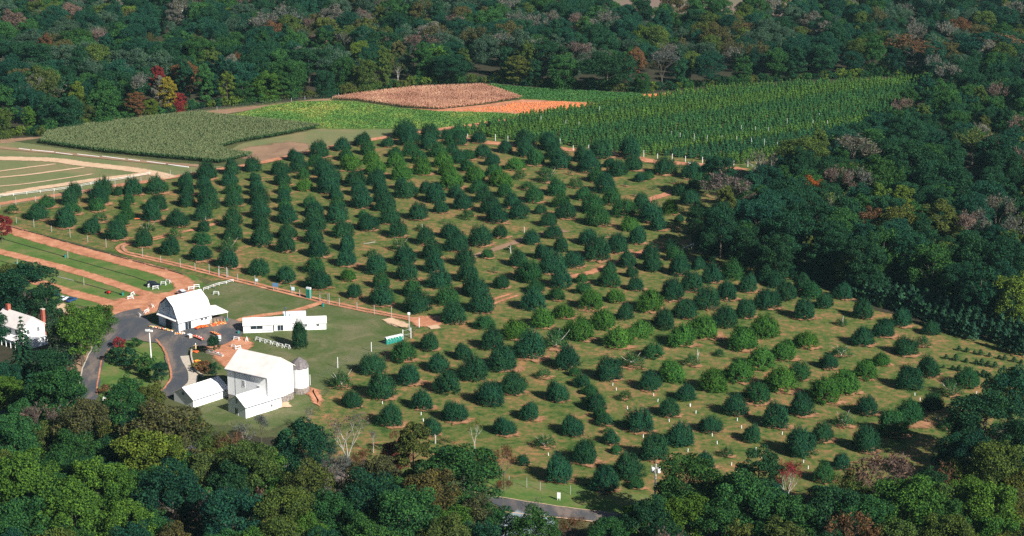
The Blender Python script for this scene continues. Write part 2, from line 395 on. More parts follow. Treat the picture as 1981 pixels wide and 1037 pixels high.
sheet('sand_patch', [(742, 620), (756, 616), (790, 628), (788, 634), (765, 632)], M_PALED, 2)
sheet('sand_patch', [(828, 632), (845, 630), (850, 636), (836, 638)], M_PALED, 2)
sheet('bare_ground', [(600, 752), (612, 758), (624, 775), (618, 786), (606, 778), (596, 762)], M_DIRT, 3)
sheet('bare_ground', [(540, 780), (558, 781), (562, 787), (540, 791)], M_PALED, 2)
sheet('bare_ground', [(100, 590), (118, 588), (142, 600), (140, 610), (112, 603)], M_PALED, 2)
sheet('bare_ground', [(135, 695), (178, 668), (166, 690), (156, 720), (135, 720)], M_BROWN, 4)
# asphalt
sheet('driveway', [(205, 618), (235, 606), (268, 598), (292, 628), (330, 642), (360, 640), (392, 632), (420, 612), (458, 622), (480, 636), (462, 652), (430, 668), (395, 670), (372, 672), (352, 678), (300, 664), (250, 658), (222, 668), (198, 700), (190, 745), (186, 775), (153, 772), (154, 748), (163, 708), (180, 672), (196, 640)], M_ASPH, 1.0)
sheet('driveway', [(300, 652), (370, 665), (360, 684), (360, 700), (366, 720), (361, 744), (343, 758), (316, 775), (296, 800), (270, 790), (300, 765), (322, 748), (333, 728), (326, 702), (316, 675)], M_ASPH, 1.0)
ribbon('curb', [(153, 770), (153, 749), (162, 708), (179, 673), (187, 653)], 0.35, M_CONC)
ribbon('curb', [(188, 766), (188, 752), (197, 700), (212, 676)], 0.5, M_DIRT)
ribbon('curb', [(301, 657), (318, 679), (328, 708), (331, 731), (318, 752), (300, 766)], 0.7, M_DIRT)
ribbon('footpath', [(358, 690), (362, 702), (374, 722), (372, 742), (360, 752)], 2.6, M_CONC)
ribbon('public_road', [(-260, 775), (-60, 800), (80, 815), (300, 850), (560, 905), (800, 950), (1000, 980), (1120, 997), (1240, 1011), (1400, 1032), (1700, 1075)], 6.6, M_ASPH)
sheet('gravel_drive', [(975, 1000), (1000, 992), (1060, 1000), (1075, 1020), (1040, 1060), (960, 1070)], ground_mat('blue_gravel', [(0.35, (0.16, 0.20, 0.24)), (0.6, (0.34, 0.40, 0.44))], 0.3, 1.5, 0.4, (0.3, 0.2, 0.5)), 3)
ribbon('road_edge_line', [(900, 980), (1000, 995), (1080, 1003), (1185, 1015), (1300, 1030)], 0.5, M_PALED)
ribbon('road_edge_line', [(900, 951), (1000, 969), (1080, 981), (1230, 1001), (1300, 1010)], 0.3, M_PALED)
# ------------------------------------------------------------------ foliage prototypes
def unit(a): return a / np.maximum(np.linalg.norm(a, axis=-1, keepdims=True), 1e-6)
def cards(p, nrm, ln, wd, axis=None):
    """leaf clumps: one kite-shaped face each, lying across nrm, its long side along axis"""
    n = len(p)
    if axis is None: axis = rng.normal(size=(n, 3))
    t = axis - nrm * np.sum(axis * nrm, 1, keepdims=True); t = unit(t); b = np.cross(nrm, t)
    ln = np.broadcast_to(np.asarray(ln, float), (n,))[:, None]; wd = np.broadcast_to(np.asarray(wd, float), (n,))[:, None]
    sag = nrm * (0.18 * wd)
    v = np.stack([p - t * ln * .5, p + b * wd * .5 - sag - t * ln * .08, p + t * ln * .5, p - b * wd * .5 - sag - t * ln * .08], 1).reshape(-1, 3)
    f = np.arange(4 * n).reshape(n, 4)
    return v, f
def sph(n, up=0.0):
    d = unit(rng.normal(size=(n, 3))); d[:, 2] += up
    return unit(d)
def cloud(name, parts, material):
    v, f, o = [], [], 0
    for a, b in parts:
        v.append(a); f.append(b + o); o += len(a)
    return mesh_np(name, np.concatenate(v), np.concatenate(f), material)

def apple_crown(name, h, r, seed, shoots=230, per=13, flop=0.0, gaps=0.0):
    global rng
    rng = np.random.default_rng(seed)
    P, N, A, Ls = [], [], [], []
    bump = rng.uniform(0.66, 1.16, 9); hb = rng.uniform(0.72, 1.12, 9)
    for k in range(shoots):
        az = rng.uniform(0, 2 * math.pi); el = math.asin(rng.uniform(0.0, 1.0) ** 0.85)
        if gaps and (math.sin(az * 2 + seed) * math.cos(el * 3 + seed)) > 1 - gaps: continue
        q = az / (2 * math.pi) * 9; i = int(q); bb = bump[i] * (1 - q + i) + bump[(i + 1) % 9] * (q - i); hh = hb[i] * (1 - q + i) + hb[(i + 1) % 9] * (q - i)
        e = np.array([math.cos(az) * math.cos(el) * r * bb, math.sin(az) * math.cos(el) * r * bb, (0.10 + 0.90 * math.sin(el) * hh) * h * rng.uniform(0.9, 1.05)])
        s = e * np.array([0.62, 0.62, 0.66]) + np.array([0, 0, -0.1])
        if el < 0.25: e[2] = rng.uniform(0.0, 0.26) * h
        tip = e * np.array([1.03, 1.03, 1.0]) + np.array([0, 0, rng.uniform(0.0, 0.24) ** 1.3 * h]) + rng.normal(size=3) * 0.15
        tt = np.linspace(0.1, 1.0, per) ** 0.8
        mid = (s + tip) / 2 + np.array([e[0], e[1], 0]) * 0.12
        pts = ((1 - tt) ** 2)[:, None] * s + (2 * tt * (1 - tt))[:, None] * mid + (tt ** 2)[:, None] * tip
        ax = unit(np.tile(tip - s, (per, 1)) + rng.normal(size=(per, 3)) * 0.3)
        pts = pts + rng.normal(size=(per, 3)) * 0.16
        P.append(pts); A.append(ax)
        N.append(unit(unit(pts - np.array([0, 0, h * 0.3])) + rng.normal(size=(per, 3)) * 0.55))
        Ls.append(rng.uniform(0.45, 0.8, per) * (1.15 - 0.45 * tt))
    P = np.concatenate(P); P[:, 2] = np.maximum(P[:, 2], 0.12)
    Ls = np.concatenate(Ls)
    return cloud(name, [cards(P, np.concatenate(N), Ls, Ls * 0.27, np.concatenate(A))], M_LEAF)
def apple_trunk(name, h, r, seed, material, vis=0.75):
    rr = random.Random(seed); b = MB()
    b.tube([(0, 0, -0.2), (0.05, 0, 0.6), (0.0, 0.08, 1.2)], [0.26, 0.2, 0.17], 7)
    for k in range(6):
        a = k * 1.05 + rr.uniform(-.3, .3); q = rr.uniform(0.55, 1.0) * vis
        e = (math.cos(a) * r * q, math.sin(a) * r * q, h * rr.uniform(0.55, 0.95) * min(1, vis + .15))
        m = (e[0] * .5, e[1] * .5, 1.2 + (e[2] - 1.2) * .35)
        b.tube([(0, 0.05, 1.0), m, e], [0.13, 0.09, 0.04], 5)
    return b.mesh(name, material)

def broad_crown(name, h, r, seed, z0=0.3, lobes=46, per=150, size=0.62, skirt=False, rough=0.8):
    global rng
    rng = np.random.default_rng(seed)
    P, N = [], []
    zc = h * (z0 + 1) / 2; rz = h * (1 - z0) / 2
    lean = rng.normal(size=3) * 0.25
    for k in range(lobes):
        d = sph(1, 0.25)[0]
        q = rng.uniform(0.62, 1.0)
        if rng.uniform() < 0.15: q = rng.uniform(0.95, 1.12)
        c = np.array([d[0] * r * q, d[1] * r * q, zc + d[2] * rz * q]) + lean
        lr = rng.uniform(0.14, 0.32) * r
        n = int(per * (lr / (0.28 * r)) ** 2)
        dd = sph(n, 0.25)
        rad = lr * rng.uniform(0.75, 1.12, (n, 1)) * np.array([1, 1, 0.8])
        P.append(c + dd * rad)
        N.append(unit(dd + rng.normal(size=(n, 3)) * rough))
    if skirt:
        n = lobes * 26
        az = rng.uniform(0, 2 * math.pi, n); q = rng.uniform(0.5, 0.9, n) * r
        z = rng.uniform(0.02, z0 + 0.15, n) * h
        d = np.stack([np.cos(az), np.sin(az), np.zeros(n)], 1)
        P.append(np.stack([np.cos(az) * q, np.sin(az) * q, z], 1) + rng.normal(size=(n, 3)) * 0.3); N.append(unit(d + rng.normal(size=(n, 3)) * 0.6))
    P = np.concatenate(P); N = np.concatenate(N)
    s = size * rng.uniform(0.7, 1.3, len(P))
    return cloud(name, [cards(P, N, s, s * 0.75)], M_LEAF)
def broad_trunk(name, h, seed, r=0.32, spread=0.3, material=None):
    rr = random.Random(seed); b = MB()
    b.tube([(0, 0, -0.4), (0.1, 0, h * .25), (0, 0.1, h * .5), (0.1, 0, h * .75)], [r, r * .8, r * .6, r * .25], 7)
    for k in range(8):
        a = k * 0.8 + rr.uniform(-.3, .3); z = h * rr.uniform(.3, .6); q = h * spread * rr.uniform(.7, 1.1)
        b.tube([(0, 0, z), (math.cos(a) * q * .5, math.sin(a) * q * .5, z + h * .09), (math.cos(a) * q, math.sin(a) * q, z + h * .25)], [r * .35, r * .25, r * .08], 5)
    return b.mesh(name, material or M_BARK)
def conifer_crown(name, h, r, seed, tiers=17, per=15):
    global rng
    rng = np.random.default_rng(seed)
    parts = []
    for t in range(tiers):
        f = t / (tiers - 1); z = h * (0.06 + 0.92 * f); L = r * (1 - f) ** 0.85 + 0.25
        k = max(5, int(per * (1 - f * .7)))
        for j in range(k):
            az = j * 2 * math.pi / k + t * 0.9 + rng.uniform(-.2, .2); l = L * rng.uniform(0.75, 1.15); m = max(5, int(l * 9))
            q = np.linspace(0.15, 1, m); d = np.array([math.cos(az), math.sin(az), 0])
            pts = d * (q * l)[:, None] + np.array([0, 0, z]) + np.array([0, 0, -0.22 * l]) * (q ** 1.5)[:, None] + rng.normal(size=(m, 3)) * 0.12
            nn = unit(np.array([0, 0, 1.0]) + d * 0.5 + rng.normal(size=(m, 3)) * 0.5)
            parts.append(cards(pts, nn, 0.75, 0.38, np.tile(d, (m, 1)) + rng.normal(size=(m, 3)) * 0.5))
    return cloud(name, parts, M_LEAF)
def bare_limbs(h, r, seed, start=0.35):
    """branch paths of a nearly leafless tree, fanning upwards"""
    rr = random.Random(seed); L = []
    def grow(p, d, ln, rad, lev):
        pts = [p]; q = p
        for i in range(3):
            d = (d + Vector((rr.gauss(0, .12), rr.gauss(0, .12), 0.10))).normalized(); q = q + d * ln / 3; pts.append(q)
        L.append((pts, rad, lev))
        if lev < 4:
            for k in range(3 if lev < 3 else 2):
                a = rr.uniform(0, 2 * math.pi); sp = rr.uniform(.35, .75)
                o = d.orthogonal().normalized(); o = Matrix.Rotation(a, 3, d) @ o
                grow(pts[rr.choice((2, 3, 3))], (d + o * sp).normalized(), ln * rr.uniform(.62, .8), rad * .52, lev + 1)
    grow(Vector((0, 0, h * start)), Vector((0.05, 0, 1)), h * 0.26, h * 0.011, 1)
    grow(Vector((0, 0, h * start)), Vector((0.45, 0.1, 1)).normalized(), h * 0.24, h * 0.010, 1)
    grow(Vector((0, 0, h * start)), Vector((-0.4, -0.2, 1)).normalized(), h * 0.24, h * 0.010, 1)
    m = max(max(abs(q.x), abs(q.y)) for p, _, _ in L for q in p); top = max(q.z for p, _, _ in L for q in p)
    f = Vector((r / m, r / m, 1)); k = (h - h * start) / (top - h * start)
    return [([Vector((q.x * f.x, q.y * f.y, h * start + (q.z - h * start) * k)) for q in p], rd, lv) for p, rd, lv in L]
def bare_trunk(name, h, r, seed, material, start=0.35):
    b = MB(); b.tube([(0, 0, -0.3), (0.05, 0, h * start * .5), (0, 0, h * start + 0.2)], [h * .018, h * .015, h * .013], 7)
    for p, rd, lv in bare_limbs(h, r, seed, start):
        if lv <= 3: b.tube(p, [rd * (1 - .2 * i) for i in range(4)], 4, False)
    return b.mesh(name, material)
def bare_twigs(name, h, r, seed, dens=16, start=0.35, leafy=0.35):
    global rng
    rng = np.random.default_rng(seed)
    P, A = [], []
    for p, rd, lv in bare_limbs(h, r, seed, start):
        if lv >= 3:
            a, b = np.array(p[1]), np.array(p[3]); n = dens if lv == 4 else dens // 2
            t = rng.uniform(0, 1.25, (n, 1)); P.append(a + (b - a) * t + rng.normal(size=(n, 3)) * 0.5); A.append(np.tile(unit((b - a)[None])[0], (n, 1)) + rng.normal(size=(n, 3)) * .45)
    P = np.concatenate(P); A = np.concatenate(A); n = len(P)
    ln = rng.uniform(0.6, 1.3, n)
    wd = np.where(rng.uniform(size=n) < leafy, 0.28, 0.06)
    return cloud(name, [cards(P, unit(rng.normal(size=(n, 3)) + np.array([0, 0, .4])), ln, wd, A)], M_TWIG)
def spindle_crown(name, h, r, seed, n=330):
    global rng
    rng = np.random.default_rng(seed)
    z = rng.uniform(0.1, 1, n) ** 0.9; az = rng.uniform(0, 6.283, n)
    q = r * (1.0 - z ** 1.4 * 0.82) * rng.uniform(0.45, 1.1, n) * (0.8 + 0.35 * np.sin(z * 22 + az))
    d = np.stack([np.cos(az), np.sin(az), np.full(n, 0.5)], 1)
    P = np.stack([np.cos(az) * q, np.sin(az) * q, z * h], 1)
    return cloud(name, [cards(P, unit(d + rng.normal(size=(n, 3)) * .6), 0.55, 0.32, d + np.array([0, 0, .6]))], M_LEAF)

# ------------------------------------------------------------------ ranked labels: n-th nearest to something one can find
MARKS = {}
def ordinal(n):
    return f"{n}{'th' if 10 <= n % 100 <= 20 else {1: 'st', 2: 'nd', 3: 'rd'}.get(n % 10, 'th')}"
def rank_labels(items, marks, word='nearest'):
    """items: (object, phrase); label = phrase + rank among that phrase seen from the closest landmark"""
    pools = {}
    for o, ph in items:
        p = o.location
        k = min(marks, key=lambda m: (Vector(marks[m][:2]) - p.xy).length)
        pools.setdefault((ph, k), []).append(((Vector(marks[k][:2]) - p.xy).length, o))
    for (ph, k), L in pools.items():
        L.sort(key=lambda q: q[0])
        for i, (_, o) in enumerate(L):
            o['label'] = f"{ph}, {word} {k}" if len(L) == 1 else (f"{ph}, {word} {k}" if i == 0 else f"{ph}, {ordinal(i + 1)} {word} {k}")

# ------------------------------------------------------------------ orchard: crop origin | x,base y,width,kind in enlarged pixels (4.9525 per photo pixel)
ORCHARD = [
((0, 300), "115,565,130,s 365,635,180,d 445,520,160,m 625,715,210,d 690,580,160,m 670,490,170,d 715,420,150,d 885,770,180,d 955,660,140,s 930,550,150,m 960,490,180,d 985,410,190,d 1120,830,200,d 1150,690,150,m 1215,630,130,m 1200,535,120,m 1240,480,120,m 1385,895,180,d 1410,755,150,s 1460,645,190,d 1510,545,190,d 1500,385,190,d 1270,400,170,d 1140,395,90,d 1640,970,195,d 1670,810,140,s 1705,705,190,d"),
((350, 240), "50,805,170,d 60,690,160,d 50,617,150,d 210,935,150,d 260,830,185,d 265,730,160,d 230,640,130,d 250,545,190,d 490,500,150,d 470,600,150,d 505,690,150,m 510,800,160,d 525,855,100,s 490,1000,180,d 690,470,150,d 710,560,110,d 725,640,120,d 740,700,150,d 755,790,180,d 765,915,190,d 950,505,170,d 970,600,140,d 990,680,130,m 990,770,140,d 1000,850,130,m 1020,960,190,d 1090,370,150,d 1130,475,150,d 1175,540,130,m 1180,650,150,g 1240,810,130,m 1275,900,170,d 1330,335,190,d 1290,415,130,m 1370,510,180,d 1420,590,190,d 1420,680,190,d 1480,740,140,d 1500,850,150,m 1500,960,200,d 1550,270,150,d 1585,365,150,m 1620,460,200,g 1670,610,180,d 1700,700,160,d 1735,820,200,d 1745,910,100,m 1750,225,160,d 1790,310,160,m 1830,400,170,g 1865,500,190,g 1880,600,170,d 1910,680,130,d 1930,760,150,d 1960,850,190,d"),
((700, 230), "250,280,120,d 420,210,200,d 320,380,140,m 320,480,170,g 375,600,180,g 385,690,130,d 430,775,190,d 540,980,175,d 450,270,190,d 460,370,170,m 540,440,160,m 580,550,185,g 610,725,140,d 700,820,190,d 755,915,140,d 655,220,180,d 640,310,180,d 730,380,180,m 780,480,190,g 820,560,170,g 860,690,220,g 900,770,150,d 965,880,180,d 1010,970,140,s 835,265,110,m 810,210,110,d 920,190,160,m 940,265,150,d 860,345,120,d 930,440,150,d 1020,405,130,m 1010,520,150,m 1090,625,200,g 1120,720,170,m 1160,810,170,d 1240,920,190,d 1290,1010,200,d 1120,240,130,d 1165,385,150,d 1250,460,140,d 1270,560,150,m 1330,665,210,g 1370,760,150,m 1440,870,150,d 1500,970,190,d 1370,335,140,d 1470,505,170,g 1510,590,130,s 1590,695,140,s 1650,815,170,m 1710,920,110,d 1560,290,200,d 1570,375,170,d 1660,460,190,m 1745,540,110,s 1780,630,180,s 1860,750,190,m 1915,865,170,m 1950,970,170,d 1790,320,200,d 1850,400,170,d 1900,490,190,d"),
((1050, 250), "385,330,180,d 440,430,200,d 510,520,170,m 605,630,190,d 670,740,180,m 775,855,210,m 840,985,190,g 260,445,60,y 320,575,150,s 385,690,150,m 470,820,220,m 530,940,220,m 560,290,200,d 640,375,110,d 715,465,180,d 840,300,220,d 870,410,170,d 930,515,110,d 1000,490,110,m 1085,345,60,y 1325,385,60,y 790,555,50,y 1065,590,60,y 880,650,50,y 1250,530,60,y 1165,450,190,d 1440,490,190,d 1600,430,140,d 1490,590,170,m 1320,645,150,d 1410,740,160,d 940,780,160,d 1210,830,170,g 1030,910,210,d 1310,900,90,d 1500,860,150,d"),
((220, 410), "830,485,205,d 850,330,170,m 865,200,110,d 1145,280,185,d 1100,405,190,s 1100,550,205,d 1385,620,185,d 1655,690,180,d 1415,185,160,d 1410,340,190,d 1660,270,175,d 1660,400,170,d"),
((580, 410), "145,190,190,d 140,310,170,d 170,450,210,d 150,600,190,m 185,755,215,d 410,260,190,d 450,385,165,d 445,530,190,d 470,670,150,g 515,835,140,d 650,195,190,d 690,445,120,s 740,605,210,d 775,745,180,m 785,910,210,d 870,130,200,d 935,255,170,d 965,390,170,s 1005,525,210,d 1030,670,200,d 1070,825,180,m 1130,985,250,d 1160,190,110,s 1205,330,180,d 1270,465,190,d 1300,595,190,d 1335,745,210,d 1410,910,230,m 1440,270,170,d 1380,120,50,y 1510,390,200,d 1580,530,190,d 1615,685,200,d 1680,830,240,d 1655,180,30,y 1735,340,205,d 1800,455,120,m 1865,590,70,y 1935,745,140,d 1745,980,210,d 1925,260,150,d"),
((940, 410), "605,150,150,d 435,320,150,d 645,265,150,d 250,385,100,s 310,540,190,d 535,465,160,d 725,390,150,d 980,330,180,d 1160,255,60,y 1455,320,180,d 1265,400,200,d 1060,480,240,d 835,545,170,d 640,605,220,d 410,690,240,m 480,790,170,m 460,955,220,d 720,745,200,d 675,860,150,m 925,690,120,m 940,800,140,m 1005,950,240,g 1225,880,180,g 1180,730,190,m 1185,590,120,d 1355,540,170,d 1395,635,110,d 1435,765,140,d 1590,580,190,d 1570,470,170,d 1810,480,160,m 1765,400,140,d 1845,620,190,d 1570,970,250,g 1780,860,220,d 1650,190,150,d"),
((1300, 410), "250,560,130,d 385,690,180,d 185,775,215,d 520,855,190,d 590,660,200,m 735,780,190,d 330,950,220,d 890,690,200,d 900,945,230,d 990,730,140,d 1090,860,200,d 1250,770,180,d 1340,840,190,m 1460,935,160,d 1640,850,170,d 1140,650,150,d 1250,650,160,d 1380,690,120,d"),
((600, 580), "1365,240,225,d 1670,295,190,m 1150,495,190,d 1740,490,230,d 1460,580,180,d 900,605,235,m 1225,695,200,d 600,725,220,d 300,860,240,s 680,965,270,d 950,820,230,d 1560,790,240,d 1850,690,270,d 1320,910,240,d"),
((950, 580), "690,190,185,g 475,285,220,g 240,390,240,g 840,400,260,g 1080,290,260,g 1285,205,160,d 1425,380,230,g 1220,475,240,g 620,490,250,s 370,580,270,d 730,680,230,d 800,740,110,m 845,790,90,s 880,850,140,d 915,915,100,m 1130,790,240,d 1555,570,200,m 1350,665,240,s 1520,875,200,d 1735,795,250,g 1830,460,250,g 1660,290,215,d 210,910,250,d 500,765,150,s 625,985,210,d 1280,970,130,s 1865,980,190,d 950,920,130,m"),
((1300, 570), "125,245,205,d 500,330,220,d 310,435,280,g 700,235,200,d 680,540,260,g 455,600,110,s 190,695,150,s 880,430,280,g 1260,250,220,d 1280,525,220,g 1065,635,230,g 840,730,260,g 630,845,270,g 395,945,250,g 1040,945,280,g 1215,830,200,m 1495,720,160,d 1620,610,160,s 1630,310,120,s 1825,240,200,d 1825,500,190,d 1840,825,230,g 1665,965,280,g"),
((1581, 570), "955,215,180,d 620,130,110,s 805,320,180,d 640,415,190,d 845,595,210,d 625,690,160,g 880,925,230,d 1060,795,210,d 1010,515,150,s 1090,395,150,d 1430,900,220,m 1270,980,190,s"),
((600, 760), "400,155,190,d 770,335,230,d 1070,170,195,d 1165,420,180,d 1380,290,240,d 1720,135,260,d 1850,415,210,d"),
((950, 760), "370,270,190,d 770,415,230,d 510,545,200,s 905,690,250,d 640,865,270,d 300,700,120,d 1090,960,260,d 1310,840,280,d 1390,930,140,m 965,95,110,m 1000,190,190,d 1045,260,120,m 1090,325,140,d 1128,405,110,s 1150,500,145,d 1195,590,110,m 1415,390,260,d 1700,235,190,d 1810,525,240,d 1560,660,270,d"),
((1300, 740), "365,490,190,d 600,325,220,d 810,210,240,m 770,585,190,d 990,450,260,d 1235,330,220,d 1450,205,300,g 1220,725,270,d 1440,580,220,d 1650,440,200,s 525,720,130,s 310,835,190,d 1855,680,240,d 1450,970,210,m 1620,840,170,d"),
((1581, 740), "475,320,200,d 870,410,280,m 700,525,290,m 1105,280,190,d 1250,470,150,s"),
]
LOOK = {'d': 'dark blue green round apple tree', 'm': 'mid green apple tree', 'g': 'bright green spreading apple tree',
        's': 'thin apple tree with pale limbs showing', 'y': 'tiny young apple tree'}
protos = {}
for k in 'dmgsy':
    L = []
    for i in range({'d': 7, 'm': 5, 'g': 5, 's': 4, 'y': 2}[k]):
        sd = 11 + i * 7 + ord(k)
        if k == 'd': h, r, me = 6.3, 4.0, None; me = apple_crown('apple_crown', h, r, sd, 460, 18)
        elif k == 'm': h, r = 5.6, 4.0; me = apple_crown('apple_crown', h, r, sd, 420, 17, 0, 0.25)
        elif k == 'g': h, r = 5.2, 4.0; me = apple_crown('apple_crown', h, r, sd, 440, 17, 0, 0.15)
        elif k == 's': h, r = 4.9, 4.0; me = apple_crown('apple_crown', h, r, sd, 210, 12, 0, 0.4)
        else: h, r = 7.5, 4.0; me = apple_crown('apple_crown', h, r, sd, 90, 10)
        L.append((me, apple_trunk('apple_trunk', h, r, sd, M_PALE if k == 's' else M_BARK, 1.1 if k == 's' else 0.75)))
    protos[k] = L
TINT = {'d': (0.018, 0.070, 0.037), 'm': (0.024, 0.090, 0.034), 'g': (0.044, 0.128, 0.028), 's': (0.034, 0.095, 0.036), 'y': (0.03, 0.09, 0.04)}
orchard = []
soil = []
src = {}
apple_list = []
for (ox, oy), txt in ORCHARD:
    for q in txt.split():
        x, y, wd, k = q.split(','); x, y, wd = float(x) / 4.9525 + ox, float(y) / 4.9525 + oy, float(wd) / 4.9525
        p = G(x, y - 0.13 * wd); apple_list.append((wd, x, y, p, wd * mpp(p) / 2, k))
apple_list.sort(key=lambda q: -q[0])
small_apples = []                       # the smallest in view are carried by one object
n_apple = 0
for wd, x, y, p, r, k in apple_list:
    soil.append((p, r))
    i = random.randrange(len(protos[k])); sc = r / 4.0
    v = random.uniform(0.85, 1.18); g = random.uniform(-0.1, 0.1); c = TINT[k]
    tint = [c[0] * v * (1 + g), c[1] * v, c[2] * v * (1 - g), 1.0]
    size = (sc * random.uniform(1.02, 1.22), sc * random.uniform(1.02, 1.22), sc * random.uniform(1.0, 1.28)); rz = random.uniform(0, 6.28)
    if k != 'y' and (k, i) in src and n_apple >= 298:
        small_apples.append((p, size, rz, tint, (k, i))); continue
    if (k, i) not in src:
        t = empty('sapling' if k == 'y' else 'apple_tree', p, 0, None, 'tree', 'saplings among the apple trees' if k == 'y' else 'apple trees of the orchard')
        put('crown', protos[k][i][0], t, (1, 1, 1)); put('trunk', protos[k][i][1], t)
        src[(k, i)] = t
    else:
        t = copy_tree(src[(k, i)], p, 0)
    n_apple += k != 'y'
    t.rotation_euler = (0, 0, rz); t.scale = size
    t.children[0]['tint'] = tint
    orchard.append((t, LOOK[k]))

# bare soil under the trees: ragged discs, each a patch of its own inside one sheet
z = lift(); vs, fs, ed = [], [], []
for p, r in soil:
    if random.random() < .25: continue
    o = len(vs); vs.append((p.x, p.y, z)); ed.append(1.0); n = 20
    dx, dy, q0 = random.uniform(.1, .5), random.uniform(-.45, -.15), random.uniform(.75, 1.1)
    for ring, e in ((0.7, 0.8), (1.4, 0.0)):
        for j in range(n):
            a = 2 * math.pi * j / n; q = r * ring * q0 * random.uniform(0.7, 1.25)
            vs.append((p.x + q * math.cos(a) * 1.15 + r * dx, p.y + q * math.sin(a) * .9 + r * dy, z)); ed.append(e)
    for j in range(n):
        j2 = (j + 1) % n
        fs.append((o, o + 1 + j, o + 1 + j2)); fs.append((o + 1 + j, o + 1 + n + j, o + 1 + n + j2)); fs.append((o + 1 + j, o + 1 + n + j2, o + 1 + j2))
me = bpy.data.meshes.new('bare_soil'); me.from_pydata(vs, [], fs); me.update(); me.materials.append(M_SOIL)
me.attributes.new('edge', 'FLOAT', 'POINT').data.foreach_set('value', ed)
ob = bpy.data.objects.new('bare_soil', me); C.objects.link(ob); tag(ob, kind='stuff', label='patches of bare reddish soil under the orchard trees', cat='soil')
# ------------------------------------------------------------------ scattered stuff: one object that carries its plants as instances
def scatter(name, pts, sc, rz, tint, pick, shapes, label, cat):
    me = bpy.data.meshes.new(name); me.vertices.add(len(pts)); me.vertices.foreach_set('co', np.asarray(pts, np.float32).ravel())
    for n, ty, fld, val in (('sc', 'FLOAT_VECTOR', 'vector', sc), ('rz', 'FLOAT', 'value', rz), ('tint', 'FLOAT_COLOR', 'color', tint), ('pick', 'INT', 'value', pick)):
        a = me.attributes.new(n, ty, 'POINT'); a.data.foreach_set(fld, np.asarray(val, np.int32 if ty == 'INT' else np.float32).ravel())
    o = bpy.data.objects.new(name, me); C.objects.link(o); tag(o, label, cat, None, 'stuff')
    ng = bpy.data.node_groups.new(name, 'GeometryNodeTree')
    ng.interface.new_socket('Geometry', in_out='INPUT', socket_type='NodeSocketGeometry')
    ng.interface.new_socket('Geometry', in_out='OUTPUT', socket_type='NodeSocketGeometry')
    N, L = ng.nodes, ng.links
    gi, go = N.new('NodeGroupInput'), N.new('NodeGroupOutput')
    iop = N.new('GeometryNodeInstanceOnPoints'); g2 = N.new('GeometryNodeGeometryToInstance')
    for s in reversed(shapes):
        oi = N.new('GeometryNodeObjectInfo'); oi.transform_space = 'ORIGINAL'; oi.inputs['Object'].default_value = s
        oi.inputs['As Instance'].default_value = False
        one = N.new('GeometryNodeGeometryToInstance'); L.new(oi.outputs['Geometry'], one.inputs[0])
        if 'join' not in locals(): join = N.new('GeometryNodeJoinGeometry')
        L.new(one.outputs[0], join.inputs[0])
    def attr(n, ty):
        a = N.new('GeometryNodeInputNamedAttribute'); a.data_type = ty; a.inputs['Name'].default_value = n
        return a.outputs['Attribute']
    L.new(gi.outputs[0], iop.inputs['Points']); L.new(join.outputs[0], iop.inputs['Instance'])
    iop.inputs['Pick Instance'].default_value = True
    L.new(attr('pick', 'INT'), iop.inputs['Instance Index']); L.new(attr('sc', 'FLOAT_VECTOR'), iop.inputs['Scale'])
    cx = N.new('ShaderNodeCombineXYZ'); L.new(attr('rz', 'FLOAT'), cx.inputs['Z'])
    er = N.new('FunctionNodeEulerToRotation'); L.new(cx.outputs[0], er.inputs[0]); L.new(er.outputs[0], iop.inputs['Rotation'])
    L.new(iop.outputs[0], go.inputs[0])
    md = o.modifiers.new('plants', 'NODES'); md.node_group = ng
    return o

# ------------------------------------------------------------------ woodland trees
KIND = {}
def woods_proto(key, crown, trunk, h, r): KIND[key] = (crown, trunk, h, r)
for i in range(4): woods_proto(f'o{i}', broad_crown('tree_crown', 18, 6.2, 100 + i, 0.24, 80, 250, 0.42), broad_trunk('tree_trunk', 18, 100 + i), 18, 6.2)
for i in range(3): woods_proto(f's{i}', broad_crown('tree_crown', 17, 5.4, 200 + i, 0.12, 78, 220, 0.42, True), broad_trunk('tree_trunk', 17, 200 + i), 17, 5.4)
for i in range(2): woods_proto(f't{i}', broad_crown('tree_crown', 20, 4.0, 300 + i, 0.10, 74, 210, 0.42), broad_trunk('tree_trunk', 20, 300 + i, 0.3, .18), 20, 4.0)
for i in range(3): woods_proto(f'b{i}', bare_twigs('tree_crown', 18, 6.0, 400 + i, 30, 0.3, .4), bare_trunk('tree_trunk', 18, 6.0, 400 + i, M_BARK, 0.3), 18, 6.0)
for i in range(2): woods_proto(f'w{i}', bare_twigs('tree_crown', 18, 5.0, 450 + i, 12, 0.3, .25), bare_trunk('tree_trunk', 18, 5.0, 450 + i, M_PALE, 0.3), 18, 5.0)
woods_proto('c0', conifer_crown('tree_crown', 20, 5.0, 500), broad_trunk('tree_trunk', 20, 500, .3, .02), 20, 5.0)
woods_proto('c1', conifer_crown('tree_crown', 18, 4.6, 501, 15, 17), broad_trunk('tree_trunk', 18, 501, .3, .02), 18, 4.6)
woods_proto('u0', broad_crown('tree_crown', 5, 2.6, 600, 0.02, 34, 60, 0.42), broad_trunk('tree_trunk', 5, 600, .1, .2), 5, 2.6)
woods_proto('x0', apple_crown('tree_crown', 8, 2.6, 610, 420, 16), broad_trunk('tree_trunk', 8, 610, .14, .2), 8, 2.6)
woods_proto('u1', broad_crown('tree_crown', 4.4, 2.9, 601, 0.02, 34, 60, 0.42), broad_trunk('tree_trunk', 4.4, 601, .1, .2), 4.4, 2.9)
